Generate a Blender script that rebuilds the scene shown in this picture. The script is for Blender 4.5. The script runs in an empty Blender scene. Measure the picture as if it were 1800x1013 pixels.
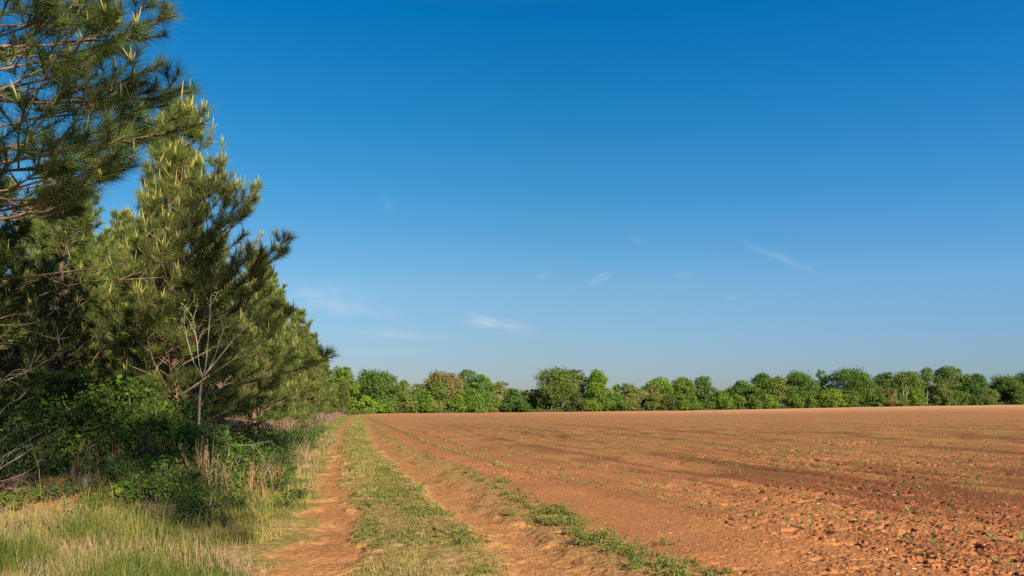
import bpy, math, random
import numpy as np
from mathutils import Vector

C = bpy.context.scene.collection
F, CX, HZ, EYE = 1400.0, 900.0, 714.0, 1.5     # focal length and horizon of the photograph, eye height
R_ = math.radians
SUN_H = np.array([0.5, -0.87]); SUN_H /= np.linalg.norm(SUN_H)
SUN_EL = R_(22)

# ------------------------------------------------------------------ helpers
def tag(o, label=None, cat=None, group=None, kind=None):
    if label: o['label'] = label
    if cat: o['category'] = cat
    if group: o['group'] = group
    if kind: o['kind'] = kind
    return o

def mesh(name, V, Fs, mat=None, parent=None, attrs=None, smooth=False):
    """V (n,3); Fs = list of (m,k) index arrays"""
    me = bpy.data.meshes.new(name)
    V = np.asarray(V, dtype=np.float32)
    me.vertices.add(len(V)); me.vertices.foreach_set('co', V.ravel())
    Fs = [np.asarray(f, dtype=np.int32) for f in Fs if len(f)]
    li = np.concatenate([f.ravel() for f in Fs])
    tot = np.concatenate([np.full(len(f), f.shape[1], np.int32) for f in Fs])
    st = np.concatenate([[0], np.cumsum(tot)[:-1]]).astype(np.int32)
    me.loops.add(len(li)); me.loops.foreach_set('vertex_index', li)
    me.polygons.add(len(tot))
    me.polygons.foreach_set('loop_start', st)
    try: me.polygons.foreach_set('loop_total', tot)
    except Exception: pass
    if attrs:
        for k, a in attrs.items():
            at = me.attributes.new(k, 'FLOAT', 'POINT')
            at.data.foreach_set('value', np.asarray(a, dtype=np.float32))
    me.update(calc_edges=True)
    me.polygons.foreach_set('use_smooth', np.full(len(tot), smooth))
    if mat: me.materials.append(mat)
    o = bpy.data.objects.new(name, me); C.objects.link(o)
    if parent: o.parent = parent
    return o

def empty(name, loc, rz=0, sc=1.0):
    o = bpy.data.objects.new(name, None); C.objects.link(o)
    o.location = loc; o.rotation_euler = (0, 0, rz); o.scale = (sc, sc, sc)
    o.empty_display_size = 0.2
    return o

def copy_tree(o, parent=None):
    c = o.copy(); C.objects.link(c)
    if parent: c.parent = parent
    for ch in list(o.children): copy_tree(ch, c)
    return c

def _h(ix, iy, seed):
    n = (ix.astype(np.int64)*374761393 + iy.astype(np.int64)*668265263 + seed*1442695041) & 0xFFFFFFFF
    n = ((n ^ (n >> 13))*1274126177) & 0xFFFFFFFF
    n = ((n ^ (n >> 15))*2246822519) & 0xFFFFFFFF
    return ((n ^ (n >> 16)) & 0xFFFFFF)/float(0xFFFFFF)
def vn(x, y, seed=0):
    ix = np.floor(x); iy = np.floor(y); fx = x-ix; fy = y-iy
    fx = fx*fx*fx*(fx*(fx*6-15)+10); fy = fy*fy*fy*(fy*(fy*6-15)+10)
    a = _h(ix, iy, seed); b = _h(ix+1, iy, seed); c = _h(ix, iy+1, seed); d = _h(ix+1, iy+1, seed)
    return (a*(1-fx)+b*fx)*(1-fy) + (c*(1-fx)+d*fx)*fy
def fbm(x, y, seed=0, oct=4, g=0.5):
    s = 0; a = 1; t = 0
    for i in range(oct):
        s = s+a*vn(x*2**i+i*17.3, y*2**i-i*9.1, seed+i); t += a; a *= g
    return s/t
def sst(x, a, b):
    t = np.clip((x-a)/(b-a), 0, 1); return t*t*(3-2*t)

class MB:
    """collects pieces of one mesh"""
    def __init__(s): s.V = []; s.T = []; s.Q = []; s.n = 0; s.A = []
    def add(s, V, tri=None, quad=None, a=0.5):
        V = np.asarray(V, float)
        s.V.append(V)
        if tri is not None and len(tri): s.T.append(np.asarray(tri)+s.n)
        if quad is not None and len(quad): s.Q.append(np.asarray(quad)+s.n)
        s.A.append(np.broadcast_to(np.asarray(a, float), (len(V),)))
        s.n += len(V)
    def tube(s, P, Rr, k=6, a=0.5, cap=True):
        P = np.asarray(P, float); m = len(P); Rr = np.broadcast_to(np.asarray(Rr, float), (m,))
        T = np.gradient(P, axis=0); T /= np.linalg.norm(T, axis=1)[:, None]+1e-9
        up = np.array([0, 0, 1.]) if abs(T[0][2]) < .9 else np.array([1., 0, 0])
        N = np.cross(T, up); N /= np.linalg.norm(N, axis=1)[:, None]+1e-9
        B = np.cross(T, N)
        an = np.linspace(0, 2*math.pi, k, endpoint=False)
        V = P[:, None]+Rr[:, None, None]*(np.cos(an)[None, :, None]*N[:, None]+np.sin(an)[None, :, None]*B[:, None])
        i = np.arange(m-1)[:, None]*k; j = np.arange(k)[None]; j2 = (j+1) % k
        Q = np.stack([i+j, i+j2, i+k+j2, i+k+j], -1).reshape(-1, 4)
        V = V.reshape(-1, 3); tri = []
        if cap:
            V = np.vstack([V, P[-1:], P[:1]]); e = m*k
            tri = [[(m-1)*k+q, (m-1)*k+(q+1) % k, e] for q in range(k)]+[[(q+1) % k, q, e+1] for q in range(k)]
        s.add(V, tri, Q, a)
    def build(s, name, mat, parent=None, smooth=True):
        if not s.V: return None
        Fs = []
        if s.T: Fs.append(np.vstack(s.T))
        if s.Q: Fs.append(np.vstack(s.Q))
        return mesh(name, np.vstack(s.V), Fs, mat, parent, {'tone': np.concatenate(s.A)}, smooth)

def unit(v): return v/(np.linalg.norm(v, axis=-1, keepdims=True)+1e-9)
def frames(D, rng):
    """two vectors perpendicular to each D, randomly rolled"""
    r = unit(rng.normal(size=D.shape)); a = unit(np.cross(D, r)); return a, np.cross(D, a)

# ------------------------------------------------------------------ materials
def nodes(name):
    m = bpy.data.materials.new(name); m.use_nodes = True
    nt = m.node_tree; nt.nodes.clear()
    return m, nt, nt.nodes, nt.links
def foliage(name, dark, light, trans=0.3, gloss=0.12, rough=0.5):
    m, nt, N, L = nodes(name)
    at = N.new('ShaderNodeAttribute'); at.attribute_name = 'tone'
    oi = N.new('ShaderNodeObjectInfo')
    mx = N.new('ShaderNodeMix'); mx.data_type = 'RGBA'
    mx.inputs[6].default_value = (*dark, 1); mx.inputs[7].default_value = (*light, 1)
    L.new(at.outputs['Fac'], mx.inputs[0])
    hs = N.new('ShaderNodeHueSaturation')
    mr = N.new('ShaderNodeMapRange'); mr.inputs[3].default_value = .485; mr.inputs[4].default_value = .515
    L.new(oi.outputs['Random'], mr.inputs[0]); L.new(mr.outputs[0], hs.inputs['Hue'])
    mv = N.new('ShaderNodeMapRange'); mv.inputs[3].default_value = 1.12; mv.inputs[4].default_value = .88
    L.new(oi.outputs['Random'], mv.inputs[0]); L.new(mv.outputs[0], hs.inputs['Value'])
    L.new(mx.outputs[2], hs.inputs['Color'])
    d = N.new('ShaderNodeBsdfDiffuse'); t = N.new('ShaderNodeBsdfTranslucent'); g = N.new('ShaderNodeBsdfGlossy')
    g.inputs['Roughness'].default_value = rough; g.inputs['Color'].default_value = (.9, .95, .9, 1)
    L.new(hs.outputs[0], d.inputs[0])
    ht = N.new('ShaderNodeHueSaturation'); ht.inputs['Hue'].default_value = .485; ht.inputs['Value'].default_value = 1.25
    L.new(hs.outputs[0], ht.inputs['Color']); L.new(ht.outputs[0], t.inputs[0])
    m1 = N.new('ShaderNodeMixShader'); m1.inputs[0].default_value = trans
    L.new(d.outputs[0], m1.inputs[1]); L.new(t.outputs[0], m1.inputs[2])
    fr = N.new('ShaderNodeLayerWeight'); fr.inputs[0].default_value = .25
    mm = N.new('ShaderNodeMath'); mm.operation = 'MULTIPLY'; mm.inputs[1].default_value = gloss
    L.new(fr.outputs['Facing'], mm.inputs[0])
    m2 = N.new('ShaderNodeMixShader'); L.new(mm.outputs[0], m2.inputs[0])
    L.new(m1.outputs[0], m2.inputs[1]); L.new(g.outputs[0], m2.inputs[2])
    o = N.new('ShaderNodeOutputMaterial'); L.new(m2.outputs[0], o.inputs[0])
    return m
def bark(name, c1, c2, scale=14, zs=.25, bump=.6):
    m, nt, N, L = nodes(name)
    tc = N.new('ShaderNodeTexCoord'); mp = N.new('ShaderNodeMapping'); mp.inputs['Scale'].default_value = (scale, scale, scale*zs)
    L.new(tc.outputs['Object'], mp.inputs[0])
    n = N.new('ShaderNodeTexNoise'); n.inputs['Detail'].default_value = 6; n.inputs['Scale'].default_value = 1; L.new(mp.outputs[0], n.inputs[0])
    r = N.new('ShaderNodeValToRGB'); r.color_ramp.elements[0].position = .35; r.color_ramp.elements[1].position = .65
    r.color_ramp.elements[0].color = (*c1, 1); r.color_ramp.elements[1].color = (*c2, 1); L.new(n.outputs[0], r.inputs[0])
    b = N.new('ShaderNodeBsdfPrincipled'); b.inputs['Roughness'].default_value = .9; b.inputs['Specular IOR Level'].default_value = .2
    L.new(r.outputs[0], b.inputs[0])
    bm = N.new('ShaderNodeBump'); bm.inputs['Strength'].default_value = bump; bm.inputs['Distance'].default_value = .02
    L.new(n.outputs[0], bm.inputs['Height']); L.new(bm.outputs[0], b.inputs['Normal'])
    o = N.new('ShaderNodeOutputMaterial'); L.new(b.outputs[0], o.inputs[0])
    return m

M = {}
M['needle'] = foliage('pine_needles', (.022, .044, .012), (.122, .162, .032), .28, .25, .45)
M['candle'] = foliage('pine_candles', (.20, .21, .055), (.40, .36, .12), .3, .1)
M['sapbark'] = bark('sapling_bark', (.11, .097, .08), (.24, .21, .175), 18)
M['pbark'] = bark('pine_bark', (.05, .034, .025), (.17, .11, .075))
M['plimb'] = bark('pine_limb_bark', (.09, .058, .04), (.20, .135, .09), 20)
M['deadwood'] = bark('dead_grey_wood', (.08, .062, .048), (.19, .15, .115), 22)
M['greybark'] = bark('grey_bark', (.07, .06, .05), (.16, .14, .115), 18)
M['palebark'] = bark('pale_bark', (.12, .10, .08), (.23, .195, .155), 6)
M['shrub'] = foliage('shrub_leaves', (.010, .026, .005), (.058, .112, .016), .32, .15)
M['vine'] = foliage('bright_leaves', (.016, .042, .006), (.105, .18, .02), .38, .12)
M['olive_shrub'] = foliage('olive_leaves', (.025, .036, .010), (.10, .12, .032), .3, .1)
M['grass'] = foliage('verge_grass_blades', (.070, .108, .017), (.33, .275, .085), .36, .1)
M['tgrass'] = foliage('track_grass_blades', (.10, .12, .025), (.31, .26, .09), .35, .1)
M['dry'] = foliage('dry_stalks', (.17, .11, .07), (.36, .26, .16), .25, .05)
M['drypurple'] = foliage('dry_purple_grass', (.11, .07, .055), (.25, .17, .125), .25, .05)
M['weed'] = foliage('weed_leaves', (.065, .095, .02), (.23, .25, .06), .38, .1)
M['vergeweed'] = foliage('verge_weed_leaves', (.028, .055, .010), (.125, .175, .030), .35, .1)
M['corn'] = foliage('corn_leaves', (.10, .16, .036), (.24, .31, .085), .38, .1)
M['litter'] = foliage('field_litter', (.30, .22, .14), (.52, .42, .31), .1, .05)
M['straw'] = foliage('pine_straw', (.12, .06, .03), (.28, .15, .08), .15, .05)
BL = {  # broadleaf crowns of the far treeline
 'green': foliage('leaf_green', (0.046, 0.089, 0.013), (0.138, 0.211, 0.029), .3, .12),
 'bright': foliage('leaf_bright', (0.060, 0.119, 0.012), (0.180, 0.278, 0.028), .33, .12),
 'deep': foliage('leaf_deep', (0.026, 0.064, 0.013), (0.094, 0.166, 0.029), .3, .12),
 'olive': foliage('leaf_olive', (0.062, 0.089, 0.018), (0.180, 0.213, 0.047), .27, .1),
 'blue': foliage('leaf_bluegreen', (0.046, 0.089, 0.022), (0.138, 0.205, 0.049), .3, .12),
 'brown': foliage('leaf_brown', (0.102, 0.089, 0.028), (0.240, 0.211, 0.069), .25, .1),
 'cedar': foliage('leaf_cedar', (0.033, 0.048, 0.013), (0.090, 0.108, 0.025), .2, .1),
 'pale': foliage('leaf_pale', (0.079, 0.101, 0.029), (0.216, 0.240, 0.074), .3, .1)}

# ------------------------------------------------------------------ the lie of the land
def px_ground(px, py):            # pixel on flat near ground -> X, Y
    Y = F*EYE/(np.asarray(py, float)-HZ); return (np.asarray(px, float)-CX)/F*Y, Y
def tab(rows):
    a = np.array(rows, float); X, Y = px_ground(a[:, 1], a[:, 0]); o = np.argsort(Y)
    W = (a[:, 2]/F*Y)[o] if a.shape[1] > 2 else None
    return Y[o], X[o], W
LT = tab([(1013, 535, 75), (1000, 540, 72), (950, 570, 58), (882, 583, 31), (850, 584, 24), (820, 590, 17), (780, 595, 10), (750, 606, 8), (735, 617, 5), (729, 625, 4)])
RT = tab([(1013, 962, 108), (980, 938, 90), (950, 900, 70), (899, 834, 50), (882, 803, 44), (850, 762, 34), (820, 718, 30), (780, 668, 17), (750, 650, 8), (735, 641, 5), (729, 638, 4)])
WT = tab([(1006, 1184), (966, 1111), (934, 1027), (899, 945), (850, 865), (815, 779), (789, 710), (760, 672), (740, 653), (730, 647)])
RW = tab([(782, 756), (815, 871), (833, 935), (851, 1010), (873, 1111), (901, 1250), (935, 1441), (966, 1627), (1000, 1747)])
def line(T, Y, far=-0.19):
    Yt, Xt = T[0], T[1]
    x = np.interp(Y, Yt, Xt)
    x = np.where(Y > Yt[-1], Xt[-1]+(Y-Yt[-1])*far, x)
    s0 = (Xt[2]-Xt[0])/(Yt[2]-Yt[0])
    return np.where(Y < Yt[0], Xt[0]+(Y-Yt[0])*s0, x)
def xl(Y): return line(LT, Y)
def xr(Y): return line(RT, Y)
def xw(Y): return line(WT, Y)
def xrow(Y): return line(RW, Y, -0.215)
def wl(Y): return np.interp(Y, LT[0], LT[2])
def wr(Y): return np.interp(Y, RT[0], RT[2])
ROW = 1.03

AZ = np.array([-.25, -.19, -.17, 0., .214, .329, .429, .536, .643, .9])
YD = np.array([128, 138, 165, 195., 215, 222, 230, 238, 245, 262])
EP = np.array([729, 729, 727, 725., 722, 719, 716, 713.5, 711.5, 707])
ZE = EYE-(EP-HZ)*YD/F
def yd(az): return np.interp(az, AZ, YD)
def base(X, Y):
    az = X/np.maximum(Y, 1.); d = yd(az)
    return np.interp(az, AZ, ZE)*np.clip(Y/d, 0, 1.0)**1.6

def masks(X, Y):
    u = fbm(X*1.3, Y*1.3, 5, 4)-.5
    l = xl(Y); r = xr(Y); w = xw(Y)
    v = (fbm(X*6, Y*3.5, 6, 3)-.5)*.55
    rutL = 1-sst(np.abs(X-l+u*.8)/wl(Y)+v, .35, 1.35)
    rutR = 1-sst(np.abs(X-r+u*.8)/wr(Y)+v, .35, 1.35)
    rut = np.maximum(rutL, rutR)
    mid = ((X > l) & (X < r))*1.0
    field = sst(X-w+u*.5, -.05, .45)
    verge = 1-sst(X-l+u*.8, -.9, -.2)
    return rut, mid, field, verge
def woods(X, Y):     # how far inside the pine wood a point lies (0 edge, 1 deep)
    e = -3.0-.18*Y
    bay = sst(Y, 9.5, 13.)            # the verge widens towards the camera
    return (1-sst(X-e, -2.2, .3))*bay

def height(X, Y, detail=True):
    X = np.asarray(X, float); Y = np.asarray(Y, float)
    z = base(X, Y)
    rut, mid, field, verge = masks(X, Y)
    near = 1-sst(Y, 40, 90)
    z = z-rut*.055*near+.02*mid*(1-rut)*near
    z = z+(fbm(X*.35, Y*.35, 11, 3)-.5)*.16*near*(1-rut*.6)
    # verge bank with the stump mound
    z = z+verge*.10*sst(l_off(X, Y), .6, 2.5)*near
    z = z+.34*np.exp(-(((X+6.1)/2.0)**2+((Y-11.7)/1.3)**2)**1.2)
    if detail:
        n1 = fbm(X*3, Y*3, 21, 3)-.5
        z = z+n1*.05*near*(1-field)*(1-.5*rut)
        fn = 1-sst(Y, 35, 110)
        # field: crop beds, tractor furrows, clods
        t = (X-xrow(Y))/ROW; k = np.round(t); ph = t-k
        amp = .5+.9*_h(k, k*0+3, 77)
        bed = (np.cos(ph*2*math.pi)*.028-.022*np.exp(-((np.abs(ph)-.33)/.09)**2)*(amp > .95)*sst(fbm(t*.7+2, Y*.22, 49, 3), .42, .6))*amp
        rough = sst(fbm(X*.22+3, Y*.22, 31, 3)+.32*sst(X, 1.5, 6.5)*(1-sst(Y, 12, 26)), .45, .85)
        furrow = sst(np.abs(ph), .18, .36)
        cl = vn(X*13, Y*13, 41)*.55+vn(X*29, Y*29, 42)*.45
        cl2 = vn(X*4.3, Y*4.3, 43)
        sh = np.abs(vn(X*17+3, Y*17, 48)-.5)
        clod = np.maximum(cl-.52-.25*sh, 0)*.062*(.25+rough*1.1)*(.35+.85*furrow)+np.maximum(cl2-.66, 0)*.06*rough*furrow
        pit = np.maximum(vn(X*8.1+9, Y*8.1, 47)*.7+cl*.3-.66, 0)*-.55*rough*(.4+.6*furrow)
        gr = (fbm(X*34, Y*34, 44, 2)-.5)*.016*(.5+rough)
        z = z+field*fn*(bed*(.35+.65*sst(X-xw(Y), 2.4, 4.4))+clod+pit+gr)
        z = z+(fbm(X*26, Y*26, 52, 2)-.5)*.018*(1-field)*fn
    return z
def l_off(X, Y): return xl(Y)-X
def zg(X, Y, detail=True): return height(np.atleast_1d(np.asarray(X, float)), np.atleast_1d(np.asarray(Y, float)), detail)

# ------------------------------------------------------------------ ground sheet
def ground_material():
    m, nt, N, L = nodes('red_earth_and_verge')
    def att(n):
        a = N.new('ShaderNodeAttribute'); a.attribute_name = n; return a.outputs['Fac']
    def noise(scale, det=4, stretch=None, rough=.55):
        n = N.new('ShaderNodeTexNoise'); n.inputs['Scale'].default_value = scale; n.inputs['Detail'].default_value = det
        n.inputs['Roughness'].default_value = rough
        v = geo.outputs['Position']
        if stretch:
            mp = N.new('ShaderNodeMapping'); mp.inputs['Rotation'].default_value = (0, 0, stretch[0]); mp.inputs['Scale'].default_value = (stretch[1], stretch[2], 1)
            L.new(v, mp.inputs[0]); v = mp.outputs[0]
        L.new(v, n.inputs['Vector']); return n.outputs[0]
    def ramp(f, a, b):
        r = N.new('ShaderNodeMapRange'); r.interpolation_type = 'SMOOTHSTEP'; r.inputs[1].default_value = a; r.inputs[2].default_value = b; L.new(f, r.inputs[0]); return r.outputs[0]
    def mix(f, a, b):
        x = N.new('ShaderNodeMix'); x.data_type = 'RGBA'
        if isinstance(f, (int, float)): x.inputs[0].default_value = f
        else: L.new(f, x.inputs[0])
        for i, c in ((6, a), (7, b)):
            if isinstance(c, tuple): x.inputs[i].default_value = (*c, 1)
            else: L.new(c, x.inputs[i])
        return x.outputs[2]
    def mul(a, b):
        x = N.new('ShaderNodeMath'); x.operation = 'MULTIPLY'
        for i, c in enumerate((a, b)):
            if isinstance(c, (int, float)): x.inputs[i].default_value = c
            else: L.new(c, x.inputs[i])
        return x.outputs[0]
    geo = N.new('ShaderNodeNewGeometry')
    big = noise(.12, 4); med = noise(1.1, 5); fine = noise(9, 5, None, .7); grain = noise(45, 3, None, .7)
    soil = mix(ramp(fine, .3, .7), SOIL_A, SOIL_B)
    soil = mix(mul(ramp(med, .35, .75), .6), soil, SOIL_C)
    soil = mix(mul(ramp(grain, .55, .75), .35), soil, (.42, .20, .095))
    soil = mix(mul(ramp(grain, .42, .25), .5), soil, (.20, .065, .028))
    soil = mix(mul(att('moist_shade'), .85), soil, SOIL_D)  # darkens moist soil and paints furrow shade into the field colour
    soil = mix(mul(att('fargreen'), ramp(noise(2.6, 6, (R_(12), 1.3, .35), .75), .42, .72)), soil, (.17, .15, .045))
    soil = mix(mul(att('fardry'), .8), soil, (.50, .295, .14))
    path = mix(ramp(fine, .3, .7), (.27, .122, .045), (.37, .18, .072))
    path = mix(mul(ramp(noise(.7, 5, (R_(-11), 1.2, .35)), .5, .72), .75), path, (.25, .10, .038))
    path = mix(mul(ramp(med, .5, .8), .7), path, (.45, .235, .105))
    path = mix(mul(ramp(grain, .45, .25), .4), path, (.24, .09, .035))
    litter = mix(ramp(fine, .35, .65), (.17, .115, .04), (.33, .21, .085))
    litter = mix(mul(ramp(med, .4, .65), .8), litter, (.12, .13, .028))
    litter = mix(mul(att('fargrass'), .85), litter, mix(ramp(noise(1.6, 6), .35, .65), (.12, .135, .03), (.23, .19, .06)))
    straw = mix(ramp(fine, .35, .65), (.10, .05, .024), (.25, .125, .06))
    straw = mix(mul(ramp(noise(2.2, 4), .5, .7), .8), straw, (.34, .15, .065))
    col = mix(att('grass'), path, litter)
    col = mix(att('wood'), col, straw)
    col = mix(att('field'), col, soil)
    b = N.new('ShaderNodeBsdfPrincipled'); b.inputs['Roughness'].default_value = 1; b.inputs['Specular IOR Level'].default_value = .1
    L.new(col, b.inputs[0])
    bm = N.new('ShaderNodeBump'); bm.inputs['Strength'].default_value = .55; bm.inputs['Distance'].default_value = .035
    hh = N.new('ShaderNodeMath'); hh.operation = 'ADD'; L.new(fine, hh.inputs[0]); L.new(mul(grain, .5), hh.inputs[1])
    L.new(hh.outputs[0], bm.inputs['Height']); L.new(bm.outputs[0], b.inputs['Normal'])
    o = N.new('ShaderNodeOutputMaterial'); L.new(b.outputs[0], o.inputs[0])
    return m
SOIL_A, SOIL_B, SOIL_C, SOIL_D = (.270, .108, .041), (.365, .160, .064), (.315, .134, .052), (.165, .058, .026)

def make_ground():
    az = np.concatenate([-np.geomspace(7, .76, 26)[:-1], np.linspace(-.74, .74, 980), np.geomspace(.76, 7, 26)[1:]])
    ys = [4.0]
    while ys[-1] < 5000:
        y = ys[-1]
        f = .006 if y < 6.8 else .0024 if y < 28 else .005 if y < 70 else .012 if y < 420 else .15
        ys.append(y*(1+f))
    ys = np.array(ys)
    X = az[None]*ys[:, None]; Y = np.broadcast_to(ys[:, None], X.shape)
    Z = height(X, Y)
    nr, nc = X.shape
    rut, mid, field, verge = masks(X, Y)
    wd = woods(X, Y)
    d = yd(X/Y)
    beyond = sst(Y-d, 1.0, 5.0)
    field = field*(1-beyond)
    u = fbm(X*2.3, Y*1.2, 61, 4)
    grass = np.clip((1-rut)*sst(u+.25*(1-field), .30, .55), 0, 1)
    mound = np.exp(-(((X+6.2)/2.2)**2+((Y-11.4)/1.4)**2)**2)
    grass = grass*(1-.95*mound)*(1-.55*(X > xr(Y)+wr(Y)*.6))
    wd = wd*(1-.7*mound)
    grass = np.maximum(grass, beyond)
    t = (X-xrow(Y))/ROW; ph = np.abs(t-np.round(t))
    moist_shade = sst(.6*fbm(t*.9+7, Y*.09, 71, 4)+.4*fbm(X*1.1, Y*.6, 72, 4)+.16*sst(X, 2, 7)*(1-sst(Y, 13, 30))+.07*sst(ph, .2, .4), .47, .68)*(1-.8*sst(Y, 35, 90))  # bands along the rows: moist soil, with furrow and clod shade painted in
    fg = sst(Y, 12, 28)*(1-sst(Y, 75, 150))*(.25+.75*sst(fbm(t*.35, Y*.03, 81, 4), .38, .62))*(1-.85*sst(ph, .07, .22)*(1-sst(Y, 60, 110)))
    fd = sst(Y/d, .45, .96)*(.35+.65*sst(X/Y, -.05, .35))
    moist_shade = np.clip(moist_shade, 0, 1)*(.25+.75*sst(X-xw(Y), 2.2, 4.6))
    attrs = dict(grass=grass, wood=wd*(1-beyond), field=field, moist_shade=moist_shade, fargreen=fg, fardry=fd, fargrass=sst(Y, 18, 50))
    idx = np.arange(nr*nc).reshape(nr, nc)
    Q = np.stack([idx[:-1, :-1], idx[:-1, 1:], idx[1:, 1:], idx[1:, :-1]], -1).reshape(-1, 4)
    xc = ((X[:-1, :-1]+X[1:, 1:])/2).ravel(); yc = ((Y[:-1, :-1]+Y[1:, 1:])/2).ravel()
    inside = yc < yd(xc/yc)+2
    is_field = (xc > xw(yc)+.15) & inside
    is_track = (xc > xl(yc)-wl(yc)*1.05) & (xc < xr(yc)+wr(yc)*1.05) & (yc < 150)
    gm = ground_material()
    V = np.stack([X, Y, Z], -1).reshape(-1, 3)
    for nm, sel in (('field', is_field & ~is_track), ('dirt_track', is_track), ('ground', ~is_field & ~is_track)):
        q = Q[sel]; used, inv = np.unique(q.ravel(), return_inverse=True)
        vv = V[used]; aa = {k: a.ravel()[used] for k, a in attrs.items()}; qq = [inv.reshape(-1, 4)]
        if nm == 'ground':   # the land behind the camera, one more strip of the same sheet
            gx = az*4.0; zz = Z[0]
            ys2 = np.array([4, 0, -20, -150, -600.])
            xs2 = np.broadcast_to(gx, (5, nc)).copy(); xs2 = xs2*np.array([1, 1, 3, 12, 40.])[:, None]
            zb = np.stack([zz, zz*.3, zz*0, zz*0, zz*0])
            vb = np.stack([xs2, np.broadcast_to(ys2[:, None], xs2.shape), zb], -1).reshape(-1, 3)
            ib = np.arange(5*nc).reshape(5, nc)+len(vv)
            qb = np.stack([ib[:-1, :-1], ib[1:, :-1], ib[1:, 1:], ib[:-1, 1:]], -1).reshape(-1, 4)[:, ::1]
            vv = np.vstack([vv, vb]); qq.append(qb)
            for k in aa: aa[k] = np.concatenate([aa[k], np.full(5*nc, 1.0 if k == 'grass' else 0.0)])
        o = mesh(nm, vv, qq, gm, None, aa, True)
        tag(o, {'field': 'bare red ploughed field with faint rows of seedlings', 'dirt_track': 'two red wheel ruts running along the pine edge',
                'ground': 'grassy verge and wood floor around the field'}[nm], {'field': 'field', 'dirt_track': 'track', 'ground': 'ground'}[nm], kind='structure')
make_ground()

# ------------------------------------------------------------------ pines
def needles(P0, P1, n, ln, w, rng, tone0, mb, spread=(30, 68), droop=.12):
    """bottle-brush needles along shoots P0->P1"""
    S = len(P0)
    if S == 0: return
    rep = np.repeat(np.arange(S), n)
    D = unit(P1-P0)[rep]
    u = rng.random(len(rep))**.8
    B = P0[rep]+(P1-P0)[rep]*u[:, None]
    a, b = frames(D, rng)
    th = np.radians(rng.uniform(spread[0], spread[1], len(rep)))*(1.05-.45*u)
    dr = D*np.cos(th)[:, None]+a*np.sin(th)[:, None]
    dr[:, 2] -= droop*rng.random(len(rep)); dr = unit(dr)
    l = ln*rng.uniform(.7, 1.15, len(rep))
    side = unit(np.cross(dr, unit(rng.normal(size=dr.shape))))*(w/2)
    T = B+dr*l[:, None]
    V = np.stack([B-side, B+side, T], 1).reshape(-1, 3)
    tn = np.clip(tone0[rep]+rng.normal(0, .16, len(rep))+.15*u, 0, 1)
    mb.add(V, np.arange(len(rep)*3).reshape(-1, 3), None, np.repeat(tn, 3))

def candles(P, rng, mb, lo, hi, rad, many=(1, 4)):
    for p in P:
        k = rng.integers(*many)
        for i in range(k):
            L_ = rng.uniform(lo, hi)*(1 if i == 0 else .65)
            d = unit(np.array([rng.normal(0, .12 if i == 0 else .26), rng.normal(0, .12 if i == 0 else .26), 1.]))
            o = p+np.array([rng.normal(0, .012), rng.normal(0, .012), 0]) if i else p
            bend = rng.normal(0, .03, 3)
            pts = np.stack([o, o+d*L_*.5+bend*.5, o+d*L_+bend])
            mb.tube(pts, [rad*.8, rad, rad*.35], 4, rng.random(), True)

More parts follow.
